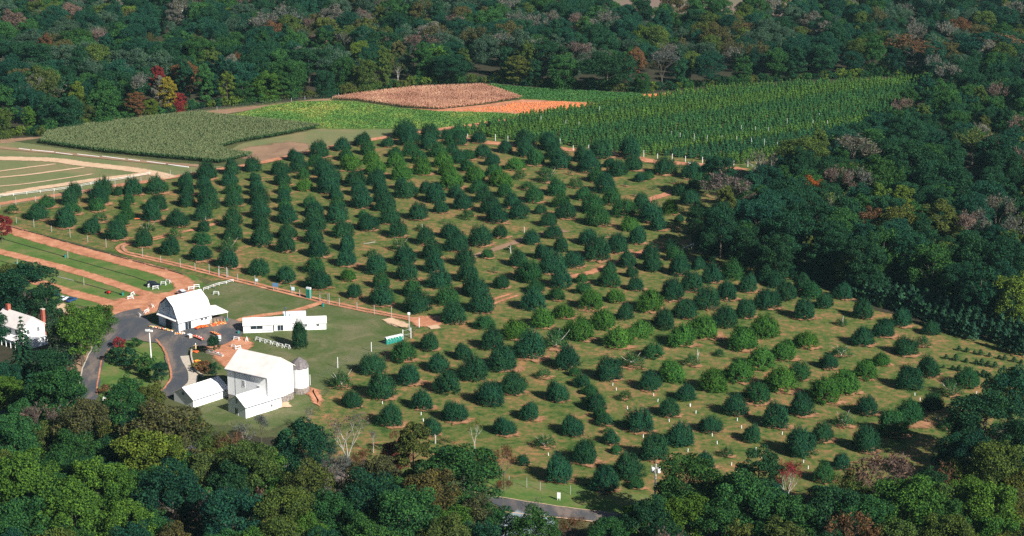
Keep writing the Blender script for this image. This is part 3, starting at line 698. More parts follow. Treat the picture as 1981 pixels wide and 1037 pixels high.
TINTS = {  # colour word -> leaf colour
 'dark green': (0.016, 0.056, 0.030), 'deep teal green': (0.014, 0.056, 0.038), 'green': (0.028, 0.085, 0.028), 'bright green': (0.050, 0.118, 0.024),
 'yellow green': (0.080, 0.130, 0.026), 'olive': (0.066, 0.088, 0.026), 'rusty': (0.115, 0.065, 0.036), 'red': (0.17, 0.028, 0.034), 'orange': (0.26, 0.085, 0.025),
 'yellow': (0.17, 0.16, 0.028), 'grey': (0.105, 0.110, 0.100), 'pinkish grey': (0.115, 0.085, 0.078)}
FORM = {'o': 'broad leafy tree', 's': 'leafy tree clothed to the ground', 't': 'slim tall leafy tree', 'b': 'nearly bare tree with fine twigs', 'w': 'bare tree with white limbs', 'c': 'pointed conifer', 'u': 'low bushy shrub', 'x': 'dense egg shaped tree'}
woods = []
wsrc = {}
def wood_tree(p, sc, key, colour, var=0.18, zs=1.0, region='woods'):
    crown, trunk, h, r = KIND[key]
    nm = 'shrub' if key[0] == 'u' else 'conifer' if key[0] == 'c' else 'bare_tree' if key[0] in 'bw' else 'broadleaf_tree'
    if key not in wsrc:
        t = empty(nm, p, 0, None, 'shrub' if key[0] == 'u' else 'tree'); put('crown', crown, t, (1, 1, 1)); put('trunk', trunk, t); wsrc[key] = t
    else: t = copy_tree(wsrc[key], p, 0)
    t.rotation_euler = (0, 0, random.uniform(0, 6.28)); t.scale = (sc, sc, sc * zs)
    c = TINTS[colour]; v = random.uniform(1 - var, 1 + var); g = random.uniform(-.12, .12)
    t.children[0]['tint'] = [c[0] * v * (1 + g), c[1] * v, c[2] * v * (1 - g), 1.0]
    t['group'] = region
    woods.append((t, f"{colour} {FORM[key[0]]}"))
    return t
def crown_at(cx, cy, wpx, key, colour, zs=1.0, region='woods', far_edge=None):
    """a tree whose crown is seen centred at a photo place with a given width"""
    _, _, h, r = KIND[key]
    z = h * 0.6; z0 = zs
    for _ in range(4):
        p = G(cx, cy, z); sc = wpx * mpp(p) / (2 * r); zs = min(z0, 21.0 / (h * sc)); z = h * 0.6 * sc * zs
    if far_edge is not None:
        ey = next(y0 + (y1 - y0) * (cx - x0) / (x1 - x0) for (x0, y0), (x1, y1) in zip(far_edge, far_edge[1:]) if x0 <= min(cx, 1780) <= x1) - 3
        if pix((p.x, p.y, 0))[1] > ey:      # it stands at the wood's edge, not out in the field
            p = G(cx, ey); sc = wpx * mpp(p) / (2 * r); zs = max(.45, (ey - cy) * mpp(p) / (.58 * h * sc))
    return wood_tree(Vector((p.x, p.y, 0)), sc, key, colour, 0.12, zs, region)
DG, TG, GR, BG, YG, OL, RU, RE, ORG, YE, GY, PG = TINTS
FG = [  # wooded foreground
 (15, 765, 60, 'o0', BG), (115, 772, 105, 'o1', GR), (62, 800, 55, 'o2', DG), (235, 790, 80, 's0', GR), (322, 850, 148, 'o2', 'rust_g'), (165, 832, 95, 'o3', 'rust_g'),
 (28, 862, 95, 'o0', GR), (98, 852, 65, 'o1', OL), (45, 945, 130, 'o3', BG), (188, 950, 115, 'o0', BG), (292, 902, 125, 'o1', YG), (335, 972, 125, 'o2', TG), (400, 925, 85, 'o3', OL),
 (485, 918, 105, 'o0', 'og'), (585, 880, 105, 'o1', DG), (470, 856, 62, 'w0', GY), (605, 965, 105, 'o2', OL), (487, 958, 55, 'o3', ORG), (450, 1012, 115, 'o0', TG), (560, 1010, 110, 'o1', 'og'),
 (140, 1015, 125, 'o2', BG), (30, 1035, 115, 'o3', GR), (250, 1025, 95, 'o1', BG), (262, 850, 55, 't0', DG), (220, 880, 70, 'o0', DG), (428, 880, 60, 'o2', OL), (545, 880, 60, 's1', GR),
 (672, 850, 78, 'w1', PG), (722, 850, 26, 'w0', GY), (612, 862, 52, 'b0', GY), (642, 888, 50, 'b1', 'grey green'), (598, 806, 28, 'w1', GY), (702, 898, 48, 'b2', RU), (770, 852, 36, 'b0', RU), (660, 905, 44, 'b2', GY), (505, 826, 40, 'b1', GY), (690, 935, 60, 's1', 'rusty green'), (740, 925, 75, 'o0', 'rust_g'), (752, 902, 40, 's0', RE), (800, 872, 66, 't1', OL), (896, 928, 152, 'o1', GR), (918, 838, 40, 'w0', OL), (975, 898, 58, 'b0', RU), (972, 950, 40, 'b1', RU),
 (715, 978, 110, 'o2', TG), (830, 972, 105, 'o3', 'rust_g'), (790, 1012, 135, 'o0', GR), (655, 930, 60, 'b1', GY), (640, 1010, 95, 'o1', GR), (1030, 1012, 62, 'w1', GY), (1105, 1035, 60, 'b2', RU), (1230, 1022, 74, 'o3', BG),
 (925, 1018, 85, 'o2', 'rust_g'), (765, 885, 55, 'o3', 'rr'), (1336, 945, 118, 'o0', GR), (1436, 990, 130, 'o1', GR), (1467, 918, 85, 's1', DG), (1524, 940, 62, 'w0', RE), (1524, 925, 55, 'b2', 'rr'), (1700, 928, 120, 'b0', PG), (1640, 945, 70, 'b2', OL), (1755, 950, 60, 'b1', PG),
 (1843, 940, 68, 'b1', RU), (1758, 992, 140, 'o2', BG), (1904, 1000, 112, 'o3', BG), (1930, 915, 105, 'o0', 'og'), (1905, 818, 130, 'o1', DG), (1952, 770, 90, 'o2', DG), (1605, 1005, 112, 'o3', DG), (1252, 1020, 70, 'o1', BG), (1394, 1025, 92, 'o2', GR), (1510, 1010, 90, 'o0', DG), (1845, 880, 70, 'o3', DG), (1975, 870, 90, 'o2', DG), (1680, 1020, 100, 'o1', GR), (1980, 960, 80, 'o1', OL), (1290, 985, 70, 's2', GR)]
HOUSE = [(43, 662, 74, 'c0', DG), (48, 560, 100, 'o1', DG), (20, 545, 60, 'o0', OL), (90, 590, 60, 's1', DG), (155, 642, 80, 'o2', BG), (192, 624, 56, 'o3', BG), (118, 655, 58, 's0', 'gg'), (60, 768, 84, 'c1', DG), (110, 732, 78, 's1', DG), (12, 738, 64, 'o1', DG), (148, 662, 42, 'o0', BG), (2, 438, 36, 'o3', RE), (100, 712, 62, 's2', DG), (-15, 640, 60, 'o1', DG)]
RW = [(1408, 372, 92, 'b0', PG), (1390, 335, 60, 'o0', DG), (1474, 330, 66, 'w0', GY), (1555, 305, 98, 'o1', 'og'), (1655, 300, 100, 'b1', GY), (1572, 376, 52, 'o2', ORG), (1528, 386, 82, 'o3', DG), (1462, 428, 92, 'o0', TG), (1620, 412, 72, 'w1', OL),
 (1651, 382, 48, 'b2', PG), (1697, 394, 52, 't0', YG), (1744, 396, 48, 't1', YG), (1736, 442, 82, 's0', OL), (1821, 428, 70, 't0', OL), (1886, 438, 60, 'b0', GY), (1929, 416, 62, 'b1', GY), (1883, 284, 90, 'b2', OL), (1763, 318, 110, 'o1', DG), (1705, 345, 80, 'o2', GR),
 (1944, 303, 95, 'o3', DG), (1913, 368, 75, 'c0', DG), (1860, 370, 70, 'c1', DG), (1821, 350, 90, 'o0', DG), (1686, 440, 60, 's1', RU), (1532, 456, 100, 'o1', DG), (1602, 466, 72, 's2', DG), (1667, 500, 74, 's0', DG), (1710, 485, 70, 's1', GR), (1763, 490, 82, 's2', DG), (1805, 515, 80, 's0', GR), (1879, 502, 82, 'o2', DG), (1937, 508, 90, 'o3', DG), (1967, 455, 60, 'b2', GY), (1898, 560, 74, 's1', DG), (1956, 570, 72, 's2', YG), (1850, 545, 60, 's0', DG), (1640, 350, 60, 'o0', GR), (1600, 350, 60, 'o2', DG), (1790, 400, 60, 'o1', DG), (1580, 430, 70, 'o3', DG), (1440, 470, 60, 's2', DG), (1395, 440, 70, 'o0', DG), (1500, 490, 60, 's0', DG), (1345, 420, 36, 's1', DG), (1370, 470, 40, 's2', DG)]
FF = [(597, 122, 96, 'o0', DG), (305, 158, 30, 't0', RE), (358, 150, 50, 'o1', RU), (357, 22, 60, 'w0', GY), (563, 42, 60, 'w1', GY), (327, 178, 34, 't1', YE), (150, 190, 32, 't0', YG), (165, 215, 40, 's0', OL), (85, 165, 56, 'o2', OL), (150, 85, 60, 'o3', GR), (50, 110, 90, 'o0', DG), (440, 105, 60, 'o1', GR), (455, 125, 40, 'b0', RU), (510, 120, 70, 'o2', DG), (735, 90, 80, 'o3', DG), (810, 95, 70, 'b1', PG), (870, 130, 84, 'o0', DG), (770, 140, 40, 'w0', OL), (1000, 130, 50, 't1', OL), (1060, 110, 70, 'o1', DG), (1110, 110, 70, 'b2', PG), (1175, 135, 95, 'o2', DG), (1075, 155, 36, 'w1', GY), (1769, 112, 110, 'b0', RU), (1900, 100, 110, 'o3', TG), (1930, 185, 100, 'b1', RU), (1811, 155, 70, 'o1', DG), (1245, 75, 40, 'o2', YG), (1280, 130, 60, 'b1', GY), (700, 80, 40, 'o2', GR), (215, 190, 40, 't1', GR), (240, 180, 40, 's1', GR), (265, 200, 36, 't0', RU), (295, 205, 30, 's2', YG), (345, 195, 30, 's0', RE), (440, 165, 30, 't1', YG), (470, 175, 50, 's1', GR), (545, 160, 40, 't0', GR)]
TINTS.update({'rusty green': (0.066, 0.068, 0.030), 'olive green': (0.055, 0.092, 0.026), 'dull red': (0.14, 0.045, 0.034), 'grey green': (0.040, 0.080, 0.056)})
ALIAS = {'rust_g': 'rusty green', 'og': 'olive green', 'rr': 'dull red', 'gg': 'grey green'}
ISLAND = [(229, 660, 24, 'u0', RE), (222, 686, 34, 'u1', DG), (244, 684, 40, 'u0', DG), (279, 704, 46, 'u1', GR), (311, 718, 30, 'o1', TG), (262, 662, 22, 'u1', GR), (580, 640, 36, 'x0', DG), (414, 664, 24, 'o2', DG), (395, 706, 30, 'u0', RU), (412, 712, 26, 'u1', DG), (375, 705, 12, 'u0', YE), (250, 765, 60, 's1', GR), (205, 752, 22, 'u1', RU), (290, 770, 50, 's2', OL)]
for L, reg in ((ISLAND, 'trees and shrubs around the farm yard'), (FG, 'trees of the wooded foreground'), (HOUSE, 'trees around the farmhouse'), (RW, 'trees of the right hand woods'), (FF, 'trees of the far woods')):
    for cx, cy, wp, key, col in L: crown_at(cx, cy, wp, key, ALIAS.get(col, col), 1.0, reg, FOREST_FAR[:23] if L is FF else None)

# fill the woods between the trees one can single out
def fill(poly_px, spacing, n_max, seed, avoid=True):
    rr = np.random.default_rng(seed)
    P = [G(*q) for q in poly_px]; poly = [(p.x, p.y) for p in P]
    x0, x1 = min(p[0] for p in poly), max(p[0] for p in poly); y0, y1 = min(p[1] for p in poly), max(p[1] for p in poly)
    cell = {}; out = []
    taken = [(t.location.x, t.location.y, 4.2 * t.scale[0]) for t, _ in woods] if avoid else []
    for _ in range(n_max):
        x, y = rr.uniform(x0, x1), rr.uniform(y0, y1)
        if not in_poly(x, y, poly): continue
        px, py = pix((x, y, 8))
        if px < -140 or px > 2120 or py > 1190: continue
        k = (int(x // spacing), int(y // spacing))
        if any((x - a) ** 2 + (y - b) ** 2 < spacing ** 2 for i in (-1, 0, 1) for j in (-1, 0, 1) for a, b in cell.get((k[0] + i, k[1] + j), ())): continue
        if any((x - a) ** 2 + (y - b) ** 2 < c * c for a, b, c in taken): continue
        cell.setdefault(k, []).append((x, y)); out.append((x, y))
    return out
def choose(px, py, reg):
    r = random.random()
    if reg == 'far':
        right = px > 1150
        if r < (0.42 if right else 0.60): return random.choice(('o0', 'o1', 'o2', 'o3', 's0', 't0')), random.choice((DG, TG, TG, DG, GR, 'grey green'))
        if r < 0.72: return random.choice(('o1', 'o3', 's1')), random.choice((GR, 'olive green', TG))
        if r < 0.92: return random.choice(('b0', 'b1', 'b2', 'o2')), random.choice((GY, 'grey green', 'grey green', RU if right else PG, 'rusty green'))
        if r < 0.97: return random.choice(('o0', 't1')), random.choice((OL, YG, 'rusty green'))
        return random.choice(('w0', 't0', 'o2')), random.choice((GY, RU, GY))
    if reg == 'near':
        if r < .62: return random.choice(('o0', 'o1', 'o2', 'o3')), random.choice((GR, BG, GR, DG, 'olive green'))
        if r < .9: return random.choice(('s0', 's1', 'o2')), random.choice((OL, 'rusty green', TG, DG))
        return random.choice(('b0', 'b1')), random.choice((RU, GY, PG))
    if r < .75: return random.choice(('o0', 'o1', 'o2', 'o3', 's0', 's1')), random.choice((DG, DG, TG, GR))
    if r < .9: return random.choice(('t0', 't1', 's2')), random.choice((OL, 'olive green', DG))
    return random.choice(('b0', 'b1', 'b2')), random.choice((GY, PG))
near_poly = [(-150, 845), (120, 885), (260, 900), (400, 930), (480, 925), (590, 970), (655, 1015), (780, 1020), (860, 1010), (960, 1070), (1120, 1130), (1330, 1075), (1450, 1040), (1640, 1040), (1860, 960), (1990, 900), (2200, 900), (2200, 1300), (990, 1500), (-200, 1300)]
for x, y in fill(near_poly, 9.0, 3000, 5):
    key, col = choose(0, 0, 'near'); wood_tree(Vector((x, y, 0)), random.uniform(.75, 1.02), key, col, .15, 1.0, 'trees of the wooded foreground')
right_poly = [(1800, 200), (1720, 262), (1640, 315), (1520, 350), (1445, 400), (1400, 440), (1380, 490), (1420, 505), (1560, 535), (1690, 570), (1800, 585), (2080, 620), (2080, 190)]
rest = []
for x, y in fill(right_poly, 9.5, 4000, 6):
    key, col = choose(0, 0, 'right'); rest.append((x, y, key, col, random.uniform(.7, 1.12)))
far_poly = FOREST_FAR + [(2600, 180), (2600, -170), (1900, -110), (1560, 14), (1490, 42), (1340, 42), (1180, 48), (1090, 16), (900, -110), (-900, -110)]
clear = [(-60, 196), (24, 200), (30, 250), (-60, 256)]
clw = [(G(*q).x, G(*q).y) for q in clear]
for x, y in fill(far_poly, 11.0, 40000, 8):
    if in_poly(x, y, clw): continue
    px, py = pix((x, y, 0)); key, col = choose(px, py, 'far')
    ey = [y0 + (y1 - y0) * (px - x0) / (x1 - x0) for (x0, y0), (x1, y1) in zip(FOREST_FAR[:22], FOREST_FAR[1:23]) if x0 <= px <= x1]
    if ey and py > ey[0] - 16 and px < 1250 and key[0] in 'ost':      # wood front: leafy down to the ground, greens brightened for its sunlit look
        key = random.choice(('s0', 's1', 's2', 't0', 't1', 't1')); col = random.choice((GR, GR, DG, 'olive green', BG, YG if px < 600 else GR))
    rest.append((x, y, key, col, random.uniform(.75, 1.4) * (0.92 if px > 1200 else 1.05)))
# low growth along the wood edges
edge = [G(*q) for q in FOREST_FAR[1:]]
for a, b in zip(edge, edge[1:]):
    L = (b - a).length; k = 0.0
    while k < L:
        q = a.lerp(b, k / L); k += random.uniform(2.5, 5)
        rest.append((q.x + random.uniform(-1, 1), q.y + random.uniform(2, 5), random.choice(('u0', 'u1')), random.choice((GR, DG, GR, OL, YG)), random.uniform(.7, 1.3)))
edge = [G(*q) for q in ((1345, 470), (1400, 492), (1480, 508), (1560, 535), (1650, 566), (1720, 590))]
for a, b in zip(edge, edge[1:]):
    L = (b - a).length; k = 0.0
    while k < L:
        q = a.lerp(b, k / L); k += random.uniform(2, 4.5)
        rest.append((q.x + random.uniform(-1, 1), q.y + random.uniform(0, 4), random.choice(('u0', 'u1', 's1')), random.choice((GR, DG, DG, OL)), random.uniform(.6, 1.0)))
rest.sort(key=lambda q: q[0] ** 2 + q[1] ** 2)
n_ind = max(0, 296 - len([1 for t, _ in woods]))
shrubs = 0
for x, y, key, col, sc in rest[:n_ind]:
    wood_tree(Vector((x, y, 0)), sc, key, col, .15, 1.0, 'trees of the right hand woods' if x > 60 and y < 850 else 'trees of the far woods')
keys = sorted(wsrc)
crowns = [wsrc[k].children[0] if wsrc[k].children[0].name.startswith('crown') else wsrc[k].children[1] for k in keys]
rs = rest[n_ind:]
tn = []
for q in rs:
    c = TINTS[q[3]]; v = random.uniform(.95, 1.4); tn.append((c[0] * v, c[1] * v, c[2] * v, 1))
scatter('woodland', [(q[0], q[1], 0) for q in rs], [(q[4], q[4], min(q[4], 1.1) * random.uniform(.85, 1.1)) for q in rs], [random.uniform(0, 6.28) for _ in rs], tn, [keys.index(q[2]) for q in rs], crowns,
        'mixed dark woodland spreading beyond the fields to the top of the view', 'woodland')

ks = sorted({q[4] for q in small_apples})
scatter('far_apple_trees', [tuple(q[0]) for q in small_apples], [q[1] for q in small_apples], [q[2] for q in small_apples], [q[3] for q in small_apples], [ks.index(q[4]) for q in small_apples],
        [src[k].children[0] for k in ks], 'smallest dark apple trees scattered through the far rows of the orchard', 'apple trees')

# ------------------------------------------------------------------ nursery: rows of slim young trees behind the red dirt road
A, B_ = G(892, 262), G(1436, 320)
rowdir = (G(1500, 178) - G(905, 256)).normalized()
fence_px = [(880, 262), (905, 250), (1000, 231), (1090, 216), (1240, 192), (1330, 180), (1450, 169), (1550, 164), (1650, 160), (1780, 153), (1800, 170), (1790, 192), (1690, 245), (1630, 278), (1530, 300), (1450, 330), (1250, 306), (1090, 284), (960, 273)]
npoly = [(G(*q).x, G(*q).y) for q in fence_px]
ST = MB().tube([(0, 0, -.1), (0, 0, 2.4)], [.06, .04], 5).mesh('trunk', M_BARK)
SP = [spindle_crown('young_tree', 3.7, 1.45, 700 + i, 360) for i in range(3)]
NROW = 24
heads, tails, posts = [], [], []
for i in range(-34, NROW):
    base = A.lerp(B_, (i + 0.5) / NROW)
    for j in range(0, 240):
        q = base + rowdir * (2.0 + j * 1.9)
        if not in_poly(q.x, q.y, npoly): continue
        if random.random() < 0.03: continue
        (heads if (j < 13 and i >= 0) else tails).append((q.x + rowdir.x * random.uniform(-.9, .9) + random.uniform(-.3, .3), q.y + rowdir.y * random.uniform(-.9, .9) + random.uniform(-.3, .3), i, j))
def ntint(i, j):
    band = math.sin(i * 0.9) + math.sin(i * 0.37 + 1.3)
    c = np.array((0.062, 0.142, 0.036)) if band > 0.25 else np.array((0.036, 0.112, 0.042)) if band < -0.6 else np.array((0.046, 0.122, 0.040))
    if 17 <= i <= 20: c = np.array((0.028, 0.094, 0.046))
    c = c * random.uniform(.8, 1.25); return (c[0], c[1], c[2], 1.0)
nsrc = []
heads.sort(key=lambda q: (q[3], q[2]))
for n, (x, y, i, j) in enumerate(heads[:300]):
    k = n % 3
    if len(nsrc) < 3:
        o = empty('young_tree', (0, 0, 0)); put('crown', SP[k], o, (1, 1, 1)); put('trunk', ST, o); nsrc.append(o)
    else: o = copy_tree(nsrc[k], (0, 0, 0), 0)
    o.location = (x, y, 0); o.rotation_euler = (0, 0, random.uniform(0, 6)); s = random.uniform(.8, 1.12); o.scale = (s, s, s * random.uniform(.9, 1.15))
    o.children[0]['tint'] = [float(v) for v in ntint(i, j)]
    tag(o, f"slim young tree, {ordinal(j + 1)} from the red road in nursery row {i + 1} from the left", 'young tree', 'young trees in the nursery rows')
tails += heads[300:]
scatter('nursery_rows', [(q[0], q[1], 0) for q in tails], [(s, s, s) for s in (random.uniform(.8, 1.15) for _ in tails)], [random.uniform(0, 6) for _ in tails], [ntint(q[2], q[3]) for q in tails],
        [random.randrange(3) for _ in tails], [q.children[0] for q in nsrc], 'farther part of the nursery rows of slim young green trees', 'young trees')
# dark rows of slim trees beside the woods on the right
hp = [(1600, 545), (1720, 572), (1860, 600), (1990, 640), (2020, 690), (1975, 690), (1900, 662), (1800, 640), (1760, 610), (1660, 585)]
hpw = [(G(*q).x, G(*q).y) for q in hp]
a0 = G(1645, 572); hd = (G(1985, 700) - G(1800, 640)).normalized(); hn = Vector((-hd.y, hd.x, 0))
hcount = 0
for i in range(-14, 15):
    jj = 0
    for j in range(-40, 60):
        q = a0 + hn * (i * 4.4) + hd * (j * 3.3 + random.uniform(-.6, .6))
        if not in_poly(q.x, q.y, hpw) or hcount >= 290: continue
        jj += 1; hcount += 1
        o = copy_tree(nsrc[jj % 3], q, 0); o.name = 'dark_young_tree'; o.location = q; s = random.uniform(1.5, 2.0); o.scale = (s, s, s * 1.05); o.rotation_euler = (0, 0, random.uniform(0, 6))
        v = random.uniform(.8, 1.2); o.children[0]['tint'] = [0.022 * v, 0.066 * v, 0.042 * v, 1.0]
        tag(o, f"dark young tree, {ordinal(jj)} along row {i + 15} of the dense rows beside the right woods", 'young tree', 'dark rows of young trees beside the right hand woods')
# short rows of low bushes at the right edge
a0 = G(1800, 690); bs = []
for i, (x0, y0, x1, y1) in enumerate(((1855, 678, 1985, 705), (1830, 694, 1985, 722), (1825, 712, 1985, 742), (1890, 725, 1985, 752))):
    p, q = G(x0, y0), G(x1, y1); L = (q - p).length; k = 0.0; jj = 0
    while k < L:
        r_ = p.lerp(q, k / L); k += random.uniform(1.8, 3.6); jj += 1
        o = copy_tree(nsrc[jj % 3], r_, 0); o.name = 'low_bush'; o.location = r_; s = random.uniform(.3, .75); o.scale = (s * 1.5, s * 1.5, s * .8)
        v = random.uniform(.8, 1.2); o.children[0]['tint'] = [0.024 * v, 0.060 * v, 0.030 * v, 1.0]
        tag(o, f"low bush, {ordinal(jj)} from the left in short row {i + 1} at the right edge", 'bush', 'low bushes in short rows')

# ------------------------------------------------------------------ field crops
def strew(poly_px, n, seed):
    rr = np.random.default_rng(seed); P = [(G(*q).x, G(*q).y) for q in poly_px]
    x0, x1 = min(p[0] for p in P), max(p[0] for p in P); y0, y1 = min(p[1] for p in P), max(p[1] for p in P); out = []
    while len(out) < n:
        x, y = rr.uniform(x0, x1), rr.uniform(y0, y1)
        if in_poly(x, y, P): out.append((x, y))
    return np.array(out)
def crop_mat(name, stops, s=0.02, tassel=None):
    m, t, b = mat(name, 0.9)
    g = t.nodes.new('ShaderNodeNewGeometry'); n = noise(t, s, 4, .65)
    f = math_(t, 'ADD', math_(t, 'MULTIPLY', n, 0.78), math_(t, 'MULTIPLY', g.outputs['Random Per Island'], 0.22))
    col = ramp(t, f, stops)
    if tassel:
        sx = t.nodes.new('ShaderNodeSeparateXYZ'); t.links.new(g.outputs['Position'], sx.inputs[0])
        mr = t.nodes.new('ShaderNodeMapRange'); mr.inputs['From Min'].default_value = tassel[0]; mr.inputs['From Max'].default_value = tassel[1]
        t.links.new(sx.outputs['Z'], mr.inputs['Value']); col = mixc(t, col, tassel[2], mr.outputs[0])
    t.links.new(col, b.inputs['Base Color'])
    return m
def crop(name, poly, n, h, ln, wd, upright, material, label, cat, seed, row=None):
    global rng
    rng = np.random.default_rng(seed)
    p = strew(poly, n, seed)
    if row:
        d = np.array([math.cos(row[1]), math.sin(row[1])]); nn = np.array([-d[1], d[0]])
        a = p @ d; b = np.round((p @ nn) / row[0]) * row[0] + rng.normal(size=n) * row[0] * .12; p = a[:, None] * d + b[:, None] * nn
    z = h * rng.uniform(0.15, 1, n) ** (0.35 if upright else 1)
    P = np.concatenate([p, z[:, None]], 1)
    up = np.tile(np.array([0, 0, 1.0]), (n, 1))
    if upright: v, f = cards(P, unit(rng.normal(size=(n, 3)) * np.array([1, 1, .5])), ln * rng.uniform(.7, 1.2, n), wd, up + rng.normal(size=(n, 3)) * .35)
    else: v, f = cards(P, unit(up + rng.normal(size=(n, 3)) * .5), ln * rng.uniform(.7, 1.3, n), wd)
    v[:, 2] = np.maximum(v[:, 2], 0.05)
    o = bpy.data.objects.new(name, mesh_np(name, v, f, material)); C.objects.link(o); tag(o, label, cat, None, 'stuff')
CORN = [(77, 279), (92, 261), (168, 247), (308, 230), (385, 222), (420, 228), (521, 237), (622, 249), (559, 262), (470, 277), (428, 288), (440, 298), (490, 303), (430, 318), (330, 309), (196, 296)]
crop('corn_crop', CORN, 130000, 2.5, 1.0, .34, True, crop_mat('corn_leaves', [(.3, (.022, .065, .022)), (.5, (.035, .09, .03)), (.7, (.06, .11, .04))], .02, (2.1, 2.75, (.17, .185, .085))), 'tall green maize filling the field left of the squash field', 'maize', 31, (0.9, R(-15)))  # lower leaves darkened for the self-shaded front; olive tan tops are tassels
crop('squash_vines', [(425, 229), (520, 206), (570, 198), (640, 196), (690, 198), (780, 211), (850, 216), (950, 218), (1025, 222), (1000, 228), (880, 245), (780, 249), (640, 249), (590, 243), (520, 236)], 50000, 0.45, 0.7, .6, False,
     crop_mat('squash_leaves', [(.3, (.05, .14, .03)), (.52, (.095, .20, .04)), (.62, (.22, .27, .055)), (.72, (.38, .32, .09))], .035), 'bright green squash vines with yellowing patches in mid field', 'squash vines', 32)
crop('dry_corn', [(640, 194), (690, 186), (800, 173), (933, 168), (960, 175), (1010, 192), (930, 205), (850, 214), (780, 209), (690, 196)], 45000, 2.1, 1.0, .2, True,
     crop_mat('dry_stalks', [(.3, (.28, .13, .085)), (.5, (.44, .22, .145)), (.7, (.58, .34, .22))], .05), 'dry brown maize stalks standing before the far woods', 'maize', 33, (1.3, R(60)))
crop('cover_plants', [(938, 168), (950, 164), (1050, 173), (1240, 182), (1243, 190), (1190, 200), (1090, 195), (1010, 191)], 26000, 0.7, 0.8, .5, False,
     crop_mat('cover_leaves', [(.3, (.03, .11, .03)), (.6, (.06, .17, .04)), (.75, (.13, .20, .06))], .04), 'low dark green crop rows below the far woods', 'crop', 34, (3.0, R(-8)))
# pumpkins lying by the thousand in the patch
pm = []
for poly, n, sd in (([(990, 199), (1090, 197), (1180, 203), (1090, 215), (1020, 222), (970, 214)], 1500, 41), ([(880, 213), (960, 206), (1000, 200), (985, 216), (930, 217)], 260, 42), ([(1245, 184), (1322, 180), (1300, 190), (1245, 191)], 420, 43)):
    pm += [tuple(q) for q in strew(poly, n, sd)]
vs, fs = [], []
for x, y in pm:
    s = random.uniform(.2, .36); o = len(vs); m = 7
    for r_, z_ in ((.45, 0), (1, .45), (.85, 1.1), (.2, 1.35)):
        for j in range(m): vs.append((x + s * r_ * math.cos(6.283 * j / m), y + s * r_ * math.sin(6.283 * j / m), s * z_ + .02))
    for i in range(3):
        for j in range(m): fs.append((o + i * m + j, o + i * m + (j + 1) % m, o + (i + 1) * m + (j + 1) % m, o + (i + 1) * m + j))
tag(bpy.data.objects.new('pumpkins', mesh_np('pumpkins', vs, fs, M_PATCH)), 'orange pumpkins strewn over the red soil beyond the nursery', 'pumpkins', None, 'stuff')
C.objects.link(bpy.data.objects['pumpkins'])
# ------------------------------------------------------------------ buildings
def prism(mb, prof, x0, x1, axis):
    """walls of a gabled block: the profile (across, z) swept from x0 to x1 along axis"""
    n = len(prof)
    P = (lambda a, c, z: (a, c, z)) if axis == 'u' else (lambda a, c, z: (c, a, z))
    vs = [P(x0, c, z) for c, z in prof] + [P(x1, c, z) for c, z in prof]
    fs = [tuple(range(n)), tuple(range(2 * n - 1, n - 1, -1))] + [(i, i + n, (i + 1) % n + n, (i + 1) % n) for i in range(n)]
    return mb.add(vs, fs)
def roof_mesh(prof, x0, x1, axis, th=0.2):
    """roof skin over a profile line (across, z), thickened upwards"""
    mb = MB(); top = []
    for i, (c, z) in enumerate(prof): top.append((c, z + th))
    return prism(mb, list(prof) + top[::-1], x0, x1, axis)
def gable_roof(c0, c1, eave, ridge, over):
    m = (c0 + c1) / 2; s = (ridge - eave) / (m - c0)
    return [(c0 - over, eave - over * s + .02), (m, ridge + .02), (c1 + over, eave - over * s + .02)]
def panel(name, m, parent, x0, y0, z0, x1, y1, z1): return MB().box(x0, y0, z0, x1, y1, z1).build(name, m, parent)
def win(parent, face, a, z, wd, ht, fr=0.12, deep=0.05, name='window', glass=None, frame=None):
    """window on a wall: face ('x', value) or ('y', value) with the outside towards minus"""
    ax, v = face
    def bx(mb, a0, z0, a1, z1, d0, d1):
        return mb.box(v - d1, a0, z0, v - d0, a1, z1) if ax == 'x' else mb.box(a0, v - d1, z0, a1, v - d0, z1)
    w_ = bx(MB(), a - wd / 2, z, a + wd / 2, z + ht, .003, deep * .6).build(name, glass or M_DARK, parent)
    f = MB()
    for q in ((a - wd / 2 - fr, z - fr, a - wd / 2, z + ht + fr), (a + wd / 2, z - fr, a + wd / 2 + fr, z + ht + fr), (a - wd / 2, z + ht, a + wd / 2, z + ht + fr), (a - wd / 2, z - fr, a + wd / 2, z), (a - .03, z, a + .03, z + ht)):
        bx(f, *q, .002, deep + .02)
    f.build('frame', frame or M_WHITE, w_)
    return w_

# tall white barn
p = G(517.5, 727.6, 10.7); barn = empty('barn', (p.x, p.y, 0), R(58), 'tall white bank barn with pale roof beside the round silo', 'barn')
W_, L_ = 12.0, 15.4
prism(MB(), [(0, 2.2), (0, 10.7), (W_ / 2, 14.6), (W_, 10.7), (W_, 2.2)], 0, L_, 'v').build('wall', M_WHITE, barn)
panel('stone_base', M_STONE, barn, .05, .05, -.3, W_ - .05, L_ - .05, 2.198)
roof_mesh(gable_roof(0, W_, 10.7, 14.6, 0.85), -.25, L_ + .3, 'v', .22).build('roof', M_ROOFB, barn)
MB().box(-.95, -.28, 10.02, -.86, L_ + .32, 10.22).build('eave_board', M_TRIM, barn)
panel('corner_board', M_TRIM, barn, -.03, L_ - 2.95, 2.3, -.004, L_ - 2.8, 10.4)
for a, z in ((L_ - 6.1, 5.6), (3.6, 5.0)): win(barn, ('x', 0), a, z, .9, 1.9, .18)
MB().tube([(-.12, .1, 2), (-.12, .1, 10.1)], .07, 6).build('downpipe', M_STEEL, barn)
win(barn, ('y', 0), 6.4, 9.2, 1.0, 1.2, .15, .04, 'hatch', M_WHITE)
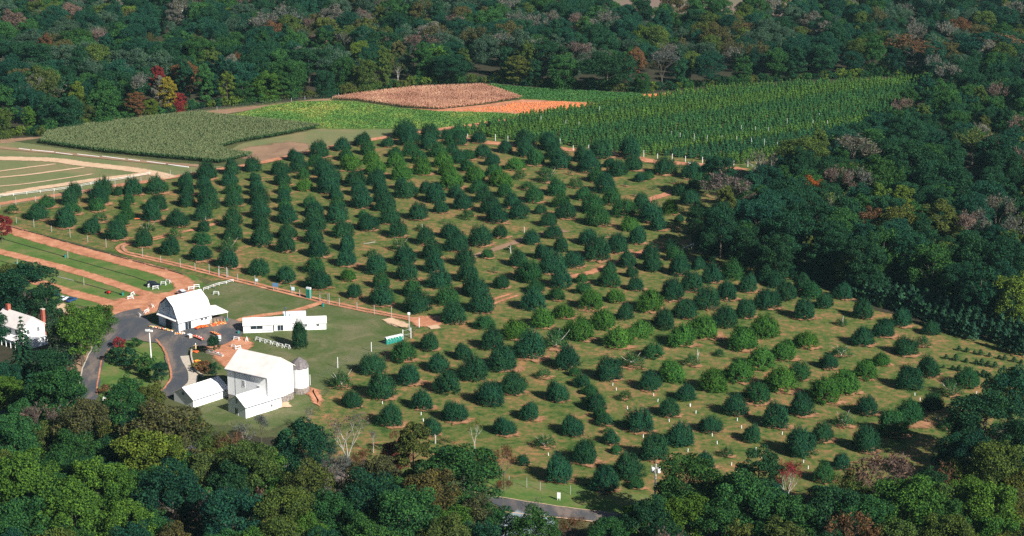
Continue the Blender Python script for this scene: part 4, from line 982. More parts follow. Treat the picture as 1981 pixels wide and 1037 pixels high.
# low gabled shed against the barn
p = G(474.9, 788.0, 3.5); shed = empty('shed', (p.x, p.y, 0), R(45), 'low white gabled shed with weathered front leaning on the tall barn', 'shed')
prism(MB(), [(0, -.2), (0, 3.5), (4.2, 6.1), (8.4, 3.5), (8.4, -.2)], 0, 13.2, 'u').build('wall', M_WHITE, shed)
roof_mesh(gable_roof(0, 8.4, 3.5, 6.1, .35), -.3, 13.4, 'u', .15).build('roof', M_ROOFW, shed)
MB().box(-.3, -.42, 3.2, 13.4, -.36, 3.42).build('gutter', M_TRIM, shed)
win(shed, ('x', 0), 4.2, 3.6, .9, 1.5, .1, .04, 'window'); win(shed, ('x', 0), 4.4, .1, 1.3, 2.0, .1, .04, 'door')
for a in (6.6,): panel('batten', M_TRIM, shed, a, -.03, 0, a + .1, -.004, 3.1)
win(shed, ('y', 0), 9.5, 1.2, .7, .8, .08)
# garage
p = G(373.4, 772.4, 2.75); gar = empty('garage', (p.x, p.y, 0), R(48), 'long low white garage with four doors between driveway and barn', 'garage')
prism(MB(), [(0, -.2), (0, 2.75), (4.5, 5.3), (9.0, 2.75), (9.0, -.2)], 0, 13.3, 'u').build('wall', M_WHITE, gar)
roof_mesh(gable_roof(0, 9.0, 2.75, 5.3, .45), -.35, 13.6, 'u', .15).build('roof', M_ROOFW, gar)
MB().box(-.3, -.53, 2.34, 13.5, -.46, 2.5).build('gutter', M_TRIM, gar)
win(gar, ('x', 0), 4.5, 3.0, 1.2, .95, .12)
for k in range(4):
    d = panel('door', M_WHITE, gar, .5 + k * 3.15, -.05, .02, 3.3 + k * 3.15, -.004, 2.1)
    panel('handle', M_STEEL, d, 1.8 + k * 3.15, -.08, .9, 2.0 + k * 3.15, -.052, 1.0)
panel('door_head', M_TRIM, gar, .3, -.06, 2.12, 13.1, -.004, 2.24)
# farm store with gambrel roof
p = G(345.1, 620.2, 3.95); store = empty('farm_store', (p.x, p.y, 0), R(44), 'white barn shaped farm store with gambrel roof and blue grey front', 'store')
W_, L_ = 11.6, 13.2; GB = [(0, 3.95), (2.0, 8.0), (W_ / 2, 10.6), (W_ - 2.0, 8.0), (W_, 3.95)]
M_SKYTINT = paint('sky_tinted_siding', (0.66, 0.76, 0.84), 0.05, 1.2)  # white siding with the blue of sky-lit shade mixed into its colour
prism(MB(), [(0, -.2)] + GB + [(W_, -.2)], 0, L_, 'u').build('wall', M_SKYTINT, store)
panel('side_wall', M_WHITE, store, .06, -.06, -.1, L_ - .02, -.003, 3.7)
roof_mesh([(-.5, 3.1), (2.0, 8.03), (W_ / 2, 10.63), (W_ - 2.0, 8.03), (W_ + .5, 3.1)], -.5, L_ + .3, 'u', .2).build('roof', M_ROOFW, store)
b = MB()
for (c0, z0), (c1, z1) in zip([(-.5, 3.3)] + GB[1:4], GB[1:4] + [(W_ + .5, 3.3)]):
    b.add([(-.58, c0, z0 - .25), (-.58, c1, z1 - .25), (-.58, c1, z1 + .3), (-.58, c0, z0 + .3), (-.505, c0, z0 - .25), (-.505, c1, z1 - .25), (-.505, c1, z1 + .3), (-.505, c0, z0 + .3)], [(0, 1, 2, 3), (7, 6, 5, 4), (0, 4, 5, 1), (1, 5, 6, 2), (2, 6, 7, 3), (3, 7, 4, 0)])
b.build('barge_board', M_TRIM, store)
MB().add([(-1.1, .4, 3.62), (-1.1, W_ - .2, 3.62), (-.003, W_ - .2, 4.15), (-.003, .4, 4.15), (-1.1, .4, 3.8), (-1.1, W_ - .2, 3.8), (-.003, W_ - .2, 4.33), (-.003, .4, 4.33)], [(3, 2, 1, 0), (4, 5, 6, 7), (0, 1, 5, 4), (2, 3, 7, 6), (1, 2, 6, 5), (3, 0, 4, 7)]).build('pent_roof', M_ROOFW, store)
d = panel('door', M_DARK, store, -.06, 4.0, .05, -.004, 7.4, 3.3)
b = MB()
for k in range(5): b.box(-.10, 4.0 + k * .83, .05, -.062, 4.08 + k * .83, 3.3)
b.box(-.115, 4.0, 1.6, -.102, 7.4, 1.72); b.build('glazing_bars', M_TRIM, d)
for k in (3.4, 7.9): panel('trim_board', M_TRIM, store, -.04, k, 0, -.004, k + .08, 3.5)
e = panel('emblem_board', M_SKYTINT, store, -.05, 4.7, 5.0, -.004, 7.0, 9.2)
fr = MB()
for q in ((4.7, 9.08, 7.0, 9.2), (4.7, 5.0, 7.0, 5.12), (4.7, 5.12, 4.82, 9.08), (6.88, 5.12, 7.0, 9.08), (4.82, 7.3, 6.88, 7.4), (4.95, 8.6, 6.75, 8.7), (4.95, 7.55, 6.75, 7.65), (4.95, 7.65, 5.05, 8.6), (6.65, 7.65, 6.75, 8.6)): fr.box(-.075, q[0], q[1], -.052, q[2], q[3])
for cy in (5.45, 6.25):
    for j in range(12):
        a0, a1 = j * math.pi / 6, (j + 1) * math.pi / 6
        fr.add([(-.07, cy + .36 * math.cos(a0), 8.12 + .36 * math.sin(a0)), (-.07, cy + .36 * math.cos(a1), 8.12 + .36 * math.sin(a1)), (-.07, cy + .26 * math.cos(a1), 8.12 + .26 * math.sin(a1)), (-.07, cy + .26 * math.cos(a0), 8.12 + .26 * math.sin(a0))], [(0, 1, 2, 3)])
fr.build('emblem_rings', M_TRIM, e)
for a in (8.5, 5.75, 2.7): win(store, ('x', 0), a, 5.3, .45, 1.6, .14, .1)
side = ('y', -.06)
win(store, side, 3.7, .05, 2.4, 2.6, .1, .03, 'doorway'); panel('sliding_door', M_WHITE, store, 5.1, -.16, .1, 7.3, -.085, 2.9)
panel('sliding_door', M_WHITE, store, 1.0, -.16, .1, 2.3, -.085, 2.7)
for a in (9.3, 10.9): win(store, side, a, 1.9, .9, 1.1, .1)
panel('eave_board', M_TRIM, store, -.7, -.62, 2.95, L_ + .2, -.52, 3.08)
# white canopy at the far end of the store
tent = empty('canopy_tent', store.matrix_basis @ Vector((L_ + .6, .8, 0)), R(44), 'white peaked canopy tent adjoining the far end of the store', 'tent')
MB().add([(0, 0, 2.7), (6.6, -.4, 2.6), (6.9, 8.6, 2.6), (0, 8.8, 2.7), (0.2, 4.2, 4.6), (4.6, 4.2, 4.3), (0, 0, 2.45), (6.6, -.4, 2.3), (6.9, 8.6, 2.35), (0, 8.8, 2.45)], [(0, 1, 5, 4), (1, 2, 5), (2, 3, 4, 5), (3, 0, 4), (1, 0, 6, 7), (2, 1, 7, 8), (3, 2, 8, 9), (0, 3, 9, 6)]).build('canopy', M_ROOFW, tent)
for x, y in ((.1, .1), (6.4, -.2), (6.7, 8.4), (.1, 8.6)): MB().tube([(x, y, 0), (x, y, 2.6)], .05, 6).build('leg', M_WHITE, tent)
# long farm stand
p = G(471, 644.6); stand = empty('farm_stand', p, R(6.5), 'long low white farm stand with serving window behind a bushy tree', 'farm stand')
def slab_block(x0, x1, y0, y1, eave, ridge):
    prism(MB(), [(y0, -.15), (y0, eave), ((y0 + y1) / 2, ridge), (y1, eave), (y1, -.15)], x0, x1, 'u').build('wall', M_WHITE, stand)
    roof_mesh(gable_roof(y0, y1, eave, ridge, .45), x0 - .2, x1 + .2, 'u', .14).build('roof', M_ROOFW, stand)
slab_block(0, 9.8, 0, 6.8, 2.75, 4.1); slab_block(10.2, 18.5, 1.2, 7.2, 2.7, 3.9); slab_block(18.9, 27.4, 1.0, 7.0, 2.45, 3.7)
win(stand, ('y', 0), 4.4, 1.25, 4.0, 1.05, .12, .05, 'serving_window'); panel('sill', M_TRIM, stand, .2, -.1, .62, 9.6, -.004, .72)
win(stand, ('y', 1.2), 12.2, .1, 1.9, 1.9, .1, .05, 'door'); win(stand, ('y', 1.0), 20.6, 1.2, .8, .8, .1); win(stand, ('y', 1.0), 24.6, 1.2, .8, .9, .1)
win(stand, ('x', 0), 3.2, .1, 1.4, 2.1, .1, .05, 'door')
tr = empty('box_trailer', stand.matrix_basis @ Vector((13.2, 9.2, 0)), R(8), 'pale blue and white box trailer parked behind the farm stand', 'trailer')
panel('body', M_PALEB, tr, 0, 0, .6, 7.6, 2.5, 3.3); panel('roof', M_ROOFW, tr, -.05, -.05, 3.31, 7.65, 2.55, 3.42); panel('side_post', M_TRIM, tr, 2.0, -.06, .6, 2.2, -.004, 3.3)
for x in (1.6, 5.6, 6.6): MB().tube([(x, -.02, .45), (x, 2.5, .45)], .45, 12).build('wheel', M_BLACK, tr)
st = empty('stove_pipe', stand.matrix_basis @ Vector((14.0, 8.3, 0)), 0, 'thin dark flue pipe with a cap standing behind the farm stand', 'pipe')
MB().tube([(0, 0, 0), (0, 0, 5.6)], .12, 8).build('pipe', M_TRIM, st); MB().lathe([(.05, 5.55), (.5, 5.6), (.1, 5.95)], 10).build('cap', M_TRIM, st)
# silo
p = G(580.5, 757.0); silo = empty('silo', p, R(10), 'round white silo on a stone base with grey shingled cap', 'silo')
MB().lathe([(2.95, -.3), (2.95, 1.7), (2.85, 1.85)], 24).build('stone_base', M_STONE, silo); MB().lathe([(2.72, 1.8), (2.72, 7.9)], 32).build('body', M_WHITE, silo)
MB().lathe([(2.95, 7.75), (2.9, 8.0), (2.25, 9.6), (.25, 10.9), (.02, 11.1)], 8).build('cap', M_GREY, silo)
# farmhouse at the left edge
p = G(41.5, 638, 6.2); house = empty('farmhouse', (p.x, p.y, 0), R(50), 'white two storey farmhouse with brick chimneys behind the spruce', 'house')
prism(MB(), [(0, -.2), (0, 6.2), (4.5, 9.4), (9, 6.2), (9, -.2)], 0, 15, 'v').build('wall', M_WHITE, house)
roof_mesh(gable_roof(0, 9, 6.2, 9.4, .5), -.35, 15.3, 'v', .2).build('roof', M_ROOFB, house)
for a in (3.0, 6.0, 9.0, 12.0):
    for z in (1.2, 4.1): win(house, ('x', 0), a, z, .9, 1.5, .12)
for a in (2.5, 6.5):
    for z in (1.2, 4.1): win(house, ('y', 0), a, z, .9, 1.5, .12)
MB().box(3.9, 12.2, 8.6, 5.1, 13.4, 11.3).build('chimney', M_BRICK, house)
c = MB().box(9.05, .6, 0, 10.0, 1.7, 10.6).build('chimney', M_BRICK, house); MB().box(8.95, .5, 10.61, 10.1, 1.8, 10.85).build('cap', M_CONC, c)
MB().add([(-2.9, -.2, 2.7), (-.004, -.2, 3.4), (-.004, 15.2, 3.4), (-2.9, 15.2, 2.7), (-2.9, -.2, 2.85), (-.004, -.2, 3.55), (-.004, 15.2, 3.55), (-2.9, 15.2, 2.85)], [(0, 1, 2, 3), (7, 6, 5, 4), (0, 4, 5, 1), (1, 5, 6, 2), (2, 6, 7, 3), (3, 7, 4, 0)]).build('porch_roof', M_ROOFW, house)
for k in range(7): MB().tube([(-2.7, .2 + k * 2.45, 0), (-2.7, .2 + k * 2.45, 2.72)], .14, 8).build('column', M_WHITE, house)
panel('side_porch', M_WHITE, house, 2.0, -3.2, 0, 7.5, -.004, 3.0)

# ------------------------------------------------------------------ vehicles
def along(a, b): d = G(*b) - G(*a); return math.atan2(d.y, d.x)
def make_car(loc, rz, paintm, label, cat='car', suv=False, s=1.0):
    t = empty('parked_car', loc, rz, label, cat); t.scale = (s, s, s)
    h = 0.25 if suv else 0
    prof = [(-2.25, .35), (-2.3, .75), (-2.2, .98 + h * .4), (-1.2, 1.02 + h * .5), (1.0, 1.0 + h * .5), (2.05, .86 + h * .5), (2.25, .7), (2.25, .35)]
    b = MB()
    def sweep(mb, prof, w0, w1):
        n = len(prof); vs = [(x, -w0 if z < 1 else -w1, z) for x, z in prof] + [(x, w0 if z < 1 else w1, z) for x, z in prof]
        return mb.add(vs, [tuple(range(n)), tuple(range(2 * n - 1, n - 1, -1))] + [(i, i + n, (i + 1) % n + n, (i + 1) % n) for i in range(n)])
    sweep(b, prof, .88, .85).build('body', paintm, t, .06)
    cab = [(-2.05 if suv else -1.5, 1.0 + h * .4), (-1.85 if suv else -.95, 1.48 + h), (.35, 1.5 + h), (1.1, 1.0 + h * .4)]
    sweep(MB(), cab, .8, .72).build('window', M_DARK, t, .04)
    MB().box(-1.8 if suv else -.95, -.68, 1.49 + h, .35, .68, 1.56 + h).build('roof', paintm, t, .03)
    for x in (-1.4, 1.4):
        for y in (-.85, .85):
            w_ = MB().tube([(x, y - .11, .33), (x, y + .11, .33)], .33, 14).build('wheel', M_BLACK, t)
            MB().tube([(x, y - .118, .33), (x, y + .118, .33)], .19, 10).build('hub', M_STEEL, w_)
    for y in (-.6, .6):
        MB().box(2.2, y - .18, .62, 2.262, y + .18, .78).build('headlight', M_WCAR, t); MB().box(-2.312, y - .15, .7, -2.24, y + .15, .85).build('tail_light', M_REDM, t)
    return t
LN = along((230, 552), (300, 575))
make_car(G(297, 555), LN + R(25), M_NAVY, 'dark estate car parked on grass beside white sawhorses', 'car', True, 1.12)
make_car(G(108, 570), along((92, 552), (135, 566)) + R(160), M_BLUEC, 'blue hatchback half hidden by the olive tree', 'car', True)
make_car(G(122, 581), R(62), M_WCAR, 'white saloon car parked beside a blue car near bright green tree')
make_car(G(138, 583), R(62), M_BLUEC, 'blue car parked next to the white saloon, nearest the bright green tree')
make_car(G(352, 572), R(120), M_WCAR, 'white van standing behind the farm store roof', 'van', True, 1.25)
tr = empty('garden_tractor', G(209, 568), LN, 'small red garden tractor on the parking grass', 'tractor')
MB().box(-.2, -.35, .4, 1.0, .35, 1.0).build('bonnet', M_REDM, tr, .06); MB().box(-.9, -.3, .5, -.3, .3, .75).build('seat', M_BLACK, tr, .04); MB().box(-1.1, -.5, .3, .3, .5, .42).build('deck', M_REDM, tr)
for x, r_ in ((-.7, .42), (.8, .28)):
    for y in (-.5, .5): MB().tube([(x, y - .12, r_), (x, y + .12, r_)], r_, 12).build('wheel', M_BLACK, tr)

# ------------------------------------------------------------------ yard furniture
MARKS.update({'the round silo': G(575, 755), 'the green toilets': G(770, 665), 'the gambrel store': G(330, 620), 'the long farm stand': G(550, 645), 'the tall barn': G(490, 750), 'the parked estate car': G(297, 555)})
def make_sawhorse():
    t = empty('sawhorse', (0, 0, 0)); MB().box(-.95, -.07, .95, .95, .07, 1.12).build('beam', M_WHITE, t)
    for sx in (-1, 1):
        for sy in (-1, 1): MB().tube([(sx * .75, sy * .05, 1.0), (sx * .95, sy * .42, 0)], .07, 4).build('leg', M_WHITE, t)
    MB().box(-.8, -.25, .42, .8, -.19, .54).build('rail', M_WHITE, t)
    return t
horse = None; rk = []
def c2(x, y): return 250 + x / 6.1, 530 + y / 6.1
def c3(x, y): return 430 + x / 6.1, 570 + y / 6.1
def c5(x, y): return 220 + x / 4.9525, 410 + y / 4.9525
HS = [c3(*q) for q in ((425, 545), (485, 562), (550, 578), (625, 600), (690, 620), (770, 632), (170, 540), (290, 548), (135, 632), (185, 648))] + [c2(*q) for q in ((310, 180), (15, 300), (38, 258), (460, 105), (405, 130), (200, 462), (222, 448), (125, 508), (270, 395), (730, 190), (795, 165), (1028, 245), (250, 155))] + [(201.7, 774)]
for i, q in enumerate(HS):
    if horse is None: t = horse = make_sawhorse()
    else: t = copy_tree(horse, (0, 0, 0), 0)
    t.location = G(*q); t.rotation_euler = (0, 0, along((500, 655), (560, 672)) if i < 6 else random.uniform(0, 3.1)); t.scale = (1.1, 1.1, 1.15)
    tag(t, None, 'sawhorse', 'white sawhorses'); rk.append((t, 'white sawhorse in the row on the lawn' if i < 6 else 'white sawhorse'))
rank_labels(rk, {k: MARKS[k] for k in ('the gambrel store', 'the long farm stand', 'the tall barn', 'the parked estate car')})
# parking logs and rails
def log(a, b, r, label, grp, m=M_LOG):
    p, q = G(*a), G(*b); o = MB().tube([p + Vector((0, 0, r)), q + Vector((0, 0, r))], r, 6).build('parking_log', m); tag(o, label, 'log', grp)
c7 = lambda x, y: (x / 5.185, 400 + y / 5.185)
LG = [(c7(100, 203), c7(225, 240)), (c7(240, 242), c7(430, 290)), (c7(475, 303), c7(670, 362)), (c7(715, 373), c7(875, 415)), (c7(910, 427), c7(1100, 475)), (c7(1115, 487), c7(1290, 533)), (c5(180, 473), c5(295, 500)), (c5(315, 510), c5(492, 555)), (c5(522, 562), c5(667, 604))]
for i, (a, b) in enumerate(LG): log(a, b, .22, f"dark log along the upper dirt lane, {ordinal(i + 1)} from the left", 'logs edging the dirt lane')
for i, (a, b) in enumerate(((c7(0, 317), c7(650, 503)), (c7(690, 520), c7(1345, 705)), ((260, 536), (288, 546)))): log(a, b, .13, f"long thin rail on the upper parking strip, {ordinal(i + 1)} from the left", 'rails on the parking strips')
for i, (a, b) in enumerate(((c7(0, 545), c7(170, 592)), (c7(740, 745), c7(1240, 885)))): log(a, b, .13, f"long thin rail on the lower parking strip, {ordinal(i + 1)} from the left", 'rails on the parking strips')
log(c7(578, 705), c7(740, 745), .16, 'pale end of a rail on the lower parking strip', 'rails on the parking strips', M_POSTG)
# green bins
bn = None
for i, (q, lb) in enumerate(((c7(655, 510), 'green bin beside the thin lamp post on the upper parking strip'), (c7(160, 588), 'green bin beside a thin post above the olive tree'), (c7(1230, 890), 'green bin beside the white sawhorses on the lower strip'), (c2(1150, 560), 'green bin beside the cornstalks at the end of the store'), (c3(190, 465), 'dark bin at the left corner of the farm stand'), ((625, 593), 'dark bin beside the orchard gate'))):
    if bn is None:
        t = bn = empty('bin', (0, 0, 0)); MB().lathe([(.36, 0), (.42, 1.1)], 14).build('body', M_GREENP, t); MB().lathe([(.45, 1.101), (.45, 1.16), (.2, 1.35)], 14).build('lid', M_TRIM, t)
    else: t = copy_tree(bn, (0, 0, 0), 0)
    t.location = G(*q); tag(t, lb, 'bin', 'bins')
# thin posts on the parking strips
pp = None
for i, (a, hh) in enumerate(((c7(682, 517), 4.6), (c7(177, 597), 4.6), (c7(843, 787), 5.2))):
    if pp is None:
        t = pp = empty('lamp_post', (0, 0, 0)); MB().tube([(0, 0, 0), (0, 0, 4)], .09, 6).build('pole', M_POSTG, t); MB().lathe([(.18, 3.9), (.26, 4.05), (.08, 4.25)], 8).build('lamp', M_WOOD, t)
    else: t = copy_tree(pp, (0, 0, 0), 0)
    t.location = G(*a); t.scale = (1, 1, .72); tag(t, ['thin post beside the upper strip bin', 'thin post beside the left hand bin', 'thin post on the lower parking strip'][i], 'post', 'thin posts on the parking strips')
# fences: one thing each, posts and wires as its parts
def fence(name, line, hts, label, material=M_POSTG, wires=(0.5, 1.2, 1.9), pr=.1, wr=.012, wm=None):
    t = empty(name, G(*line[0]), 0, label, 'fence'); o = G(*line[0]); P = [G(*q) - o for q in line]
    for i, p in enumerate(P):
        h = hts[i % len(hts)]; MB().tube([p - Vector((0, 0, .1)), p + Vector((0, 0, h))], pr, 6).build('post', material, t)
    if wires:
        w_ = MB()
        for z in wires:
            for a, b in zip(P, P[1:]): w_.tube([a + Vector((0, 0, z)), b + Vector((0, 0, z))], wr, 4)
        w_.build('wire' if wr < .03 else 'rail', wm or M_STEEL, t)
    return t
fence('wire_fence', [(32, 432), (66, 440), (100, 449), (136, 459.5), (170, 468.6), (205.6, 478.7), (240, 486), (276, 497), (311, 508), (349, 517), (377.5, 522), (405, 529), (423, 534), (441, 537), (460, 543), (493.6, 551), (529, 561.4), (563, 568.5), (580, 573.6), (600, 579), (619, 583.6)], (2.6, 3.4, 2.6, 3.6), 'tall wire fence with grey posts along the orchard track')
fence('wire_fence', [(637, 588.7), (656.7, 592.7), (690.7, 598.8), (724, 607.9), (757.5, 615), (792, 622)], (4.0, 3.0, 2.6, 3.2), 'tall wire fence between orchard gate and the green toilets')
fence('wire_fence', [(811, 633.5), (795, 653.7), (718.5, 680), (653.5, 712), (600, 745)], (3.4, 3.6, 3.2, 3.6), 'thin wire fence along the lawn edge below the green toilets', M_WHITE)
fence('wire_fence', [(985, 938), (1019, 943.7), (1045, 948.8), (1103.5, 956.9), (1160, 965), (1220, 975), (1250, 980)], (2.6, 2.9, 2.5), 'wire fence on white posts along the public road verge', M_POSTG, pr=.07)
fence('rail_fence', [(0, 382), (26, 379), (52, 376), (78, 373), (105, 370), (140, 365), (176, 358), (206, 353), (250, 346), (290, 338)], (1.3,), 'white rail fence below the striped parking field', M_WHITE, (.6, 1.15), .09, .06, M_WHITE)
fence('wire_fence', [(0, 403), (31, 396), (69, 390), (105, 385), (131, 378), (159, 375), (176, 378), (223, 362), (273, 352), (330, 343), (370, 338)], (2.4, 3.4), 'thin fence along the upper dirt road at the left', M_POSTG)
fence('wire_fence', [(77, 257), (180, 243), (320, 228), (420, 214), (564, 197), (590, 193), (655, 189)], (2.2,), 'sparse fence before the far woods above the maize', M_POSTG)
fence('rail_fence', [c5(860, 755), c5(905, 742), c5(960, 720), c5(1010, 705), c5(1080, 690), c5(1145, 670)], (1.1,), 'white double rail behind the farm store', M_WHITE, (.55, 1.05), .08, .07, M_WHITE)
rc = MB()
for a, b in (((37, 288), (58, 291)), ((62, 291), (104, 295)), ((108, 296), (140, 300)), ((150, 299), (192, 304)), ((198, 303), (242, 309)), ((248, 309), (270, 312)), ((284, 313), (320, 318)), ((326, 319), (365, 324))):
    p, q = G(*a), G(*b); rc.tube([p + Vector((0, 0, .15)), q + Vector((0, 0, .15))], .26, 6)
tag(rc.build('row_cover', M_WHITE), 'white plastic cover strips lying along the vegetable row by the maize', 'row cover', None, 'stuff')
# white end posts of the nursery rows
c4n = lambda x, y: (1050 + x / 4.9525, 250 + y / 4.9525); c3n = lambda x, y: (700 + x / 4.9525, 230 + y / 4.9525); c2n = lambda x, y: (1320 + x / 3.962, 120 + y / 3.962)
EP = [c3n(1015, 208), c3n(1160, 205), c3n(1280, 212), c3n(1400, 222), c3n(1530, 228), c3n(1650, 235), c3n(1900, 255)] + [c4n(*q) for q in ((292, 208), (440, 218), (560, 220), (680, 248), (828, 258), (968, 268), (1100, 285), (1240, 302), (1367, 320), (1530, 325), (1710, 338), (1830, 357), (1965, 362))]
EP.sort()
for i, q in enumerate(EP):
    o = MB().box(-.09, -.09, -.1, .09, .09, 3.0).build('row_post', M_WHITE) if i == 0 else None
    if i == 0: ep0 = o
    else: o = ep0.copy(); C.objects.link(o)
    o.location = G(*q); o.scale = (1, 1, random.uniform(.85, 1.15)); tag(o, f"white post beside the nursery road, {ordinal(i + 1)} from the left", 'post', 'white end posts of the nursery rows')
MP = [c2n(*q) for q in ((90, 625), (190, 632), (303, 632), (415, 640), (528, 652), (628, 660), (728, 685), (450, 553), (560, 563), (660, 568), (803, 500), (1000, 512), (1110, 515), (1047, 460))] + [(860 + x / 3.962, 130 + y / 3.962) for x, y in ((1030, 485), (930, 470), (740, 440), (1188, 365), (1740, 560), (1805, 572), (1912, 580))]
for i, q in enumerate(sorted(MP)):
    o = ep0.copy(); C.objects.link(o); o.location = G(*q); o.scale = (.55, .55, 1.5); tag(o, f"white post rising among the nursery rows, {ordinal(i + 1)} from the left", 'post', 'white posts among the nursery rows')
# tree guards
off = {10: (950, 580), 13: (600, 760), 14: (950, 760), 15: (1300, 740), 16: (1581, 740)}
TG_ = {15: "175,230 228,297 625,368 667,440 385,515 433,590 803,650 857,718 1055,500 1117,570 150,663 570,795 617,862 1260,770 1305,828", 14: "1307,155 1343,220 1707,277 1748,345 1457,428 1885,565 1907,132 1962,198 1597,85 1558,30 550,602", 10: "1165,822 1200,868", 16: "935,125 985,173 1335,230 1383,275 1197,405 1145,350 1523,112", 13: "692,107 1063,212 1085,274"}
gd = None; rk = []
for k, txt in TG_.items():
    for q in txt.split():
        x, y = map(float, q.split(',')); p = G(off[k][0] + x / 4.9525, off[k][1] + y / 4.9525)
        if gd is None: o = gd = MB().tube([(0, 0, -.05), (0, 0, .5), (0, 0, .95)], [.11, .10, .09], 8).build('tree_guard', M_WHITE)
        else: o = gd.copy(); C.objects.link(o)
        o.location = p; o.rotation_euler = (random.uniform(-.1, .1), random.uniform(-.1, .1), 0); tag(o, None, 'tree guard', 'white tree guards in the grass'); rk.append((o, 'small white tree guard tube in orchard grass'))
# dead trunks
dk = []
for i, (x, y, h, lb) in enumerate(((1349, 702, 4.6, 'bare white trunk with one side branch between green apple trees'), (1014, 450, 2.6, 'short hooked bare white trunk in the middle of the orchard'), (988, 490, 3.2, 'slim bare white trunk beside a brown track in the orchard'), (817, 447, 3.0, 'bare white trunk before a small apple tree, upper middle orchard'), (398, 427, 2.0, 'white stump before a dark apple tree, upper left orchard'), (1630, 630, 3.4, 'slim bare white trunk with a knob near the right woods'), (842, 858, 2.8, 'white trunk above the large green tree at the bottom'))):
    t = empty('dead_trunk', G(x, y), random.uniform(0, 6), lb, 'trunk'); MB().tube([(0, 0, -.2), (.1, 0, h * .5), (0, .1, h)], [.24, .19, .1], 7).build('stem', M_PALE, t)
    MB().tube([(.08, 0, h * .5), (.7, .2, h * .72), (1.0, .3, h * .74)], [.1, .08, .04], 5).build('branch', M_PALE, t)
t = empty('fallen_branch', G(715, 472), R(10), 'pale fallen branch lying on the orchard grass', 'branch'); MB().tube([(-2.4, 0, .2), (0, .2, .35), (2.0, 0, .7), (2.1, 0, 1.3)], [.08, .14, .18, .2], 6).build('limb', M_PALE, t)
t = empty('leaning_pole', G(1330, 484), R(25), 'white pole leaning on posts before the right woods', 'pole'); MB().tube([(-2.6, 0, .9), (2.6, 0, 2.3)], .16, 6).build('pole', M_WHITE, t)
for x in (-2.2, 1.9, 2.8): MB().tube([(x, .3, -.1), (x, .3, 2.6)], .09, 6).build('post', M_POSTG, t)
MARKS.update({'the white hooked trunk': G(1014, 450), 'the white branched trunk': G(1349, 702), 'the fallen pale branch': G(715, 472), 'the white leaning pole': G(1330, 484)})
# portable toilets
a = G(747.8, 667.2); d = R(36.7); tl = None
for i in range(6):
    if tl is None:
        t = tl = empty('portable_toilet', (0, 0, 0)); MB().box(.02, .03, 0, 1.04, 1.14, 2.05).build('body', M_GREENP, t, .03)
        MB().add([(-.01, -.01, 2.06), (1.07, -.01, 2.06), (1.07, 1.18, 2.06), (-.01, 1.18, 2.06), (.05, .12, 2.36), (1.01, .12, 2.36), (1.01, 1.06, 2.36), (.05, 1.06, 2.36)], [(3, 2, 1, 0), (4, 5, 6, 7), (0, 1, 5, 4), (1, 2, 6, 5), (2, 3, 7, 6), (3, 0, 4, 7)]).build('roof', M_ROOFW, t)
        dr = MB().box(.14, -.01, .1, .92, .028, 1.85).build('door', M_GREENP, t); MB().box(.2, -.03, 1.62, .52, -.012, 1.8).build('vent', M_WHITE, dr); MB().box(.78, -.04, .95, .86, -.012, 1.1).build('handle', M_WHITE, dr)
        pass
    else: t = copy_tree(tl, (0, 0, 0), 0)
    t.location = a + Vector((math.cos(d), math.sin(d), 0)) * (i * 1.08); t.rotation_euler = (0, 0, d)
    tag(t, f"green portable toilet with white roof, {ordinal(i + 1)} from the left in its row", 'toilet', 'portable toilets on the lawn')
def frame_gate(px, w_, h, rz, label, m=M_WHITE, bar=True):
    t = empty('gate', G(*px), rz, label, 'gate')
    for x in (0, w_): MB().tube([(x, 0, -.1), (x, 0, h)], .13, 6).build('post', m, t)
    if bar:
        for z in (h * .45, h * .9): MB().tube([(0, 0, z), (w_, 0, z)], .05, 5).build('bar', M_POSTG, t)
frame_gate((779.5, 658), 3.2, 3.6, R(38), 'white gate frame beside the green toilets'); frame_gate((619, 583), 3.4, 3.6, R(-35), 'open gate frame at the end of the dirt path', M_WOOD)
frame_gate((424, 534), 3.6, 3.8, R(-32), 'grey gate frame in the track fence behind the store', M_POSTG)
t = empty('tall_post', G(792, 640), 0, 'tall pale post with a white head before the orchard track', 'post'); MB().box(-.16, -.16, -.1, .16, .16, 6.2).build('post', M_PALE, t); MB().box(-.5, -.2, 5.7, .35, -.163, 6.5).build('board', M_WHITE, t)
t = empty('kiosk', G(597.5, 577), R(-30), 'narrow dark green kiosk with a white board on top', 'kiosk'); MB().box(-.7, -.7, 0, .7, .7, 3.4).build('body', M_GREENP, t, .04); MB().box(-.9, -.3, 3.41, .9, .3, 4.0).build('board', M_WHITE, t)
for i, (px, w_, h, m, lb) in enumerate((((493.6, 551.5), 1.1, 1.0, M_PALEB, 'small pale sign on a post beside the track'), ((530, 562), 2.2, 1.4, M_SIGNB, 'wide blue sign on two posts beside the track'), ((564, 569), 1.2, 1.3, M_PALEB, 'small pale sign nearest the dark green kiosk'))):
    t = empty('sign', G(*px) + Vector((.6, -.4, 0)), R(-15), lb, 'sign'); MB().box(-w_ / 2, -.03, 1.5, w_ / 2, .03, 1.5 + h).build('board', m, t)
    for x in (-w_ * .35, w_ * .35): MB().tube([(x, .08, -.1), (x, .08, 1.6 + h * .6)], .05, 6).build('post', M_POSTG, t)
t = empty('roadside_sign', G(1081, 968), R(-12), 'small white roadside sign standing on the verge', 'sign'); MB().box(-.45, -.06, .55, .45, .06, 2.2).build('board', M_WHITE, t)
for x in (-.3, .3): MB().tube([(x, 0, -.1), (x, 0, .6)], .06, 6).build('post', M_WHITE, t)
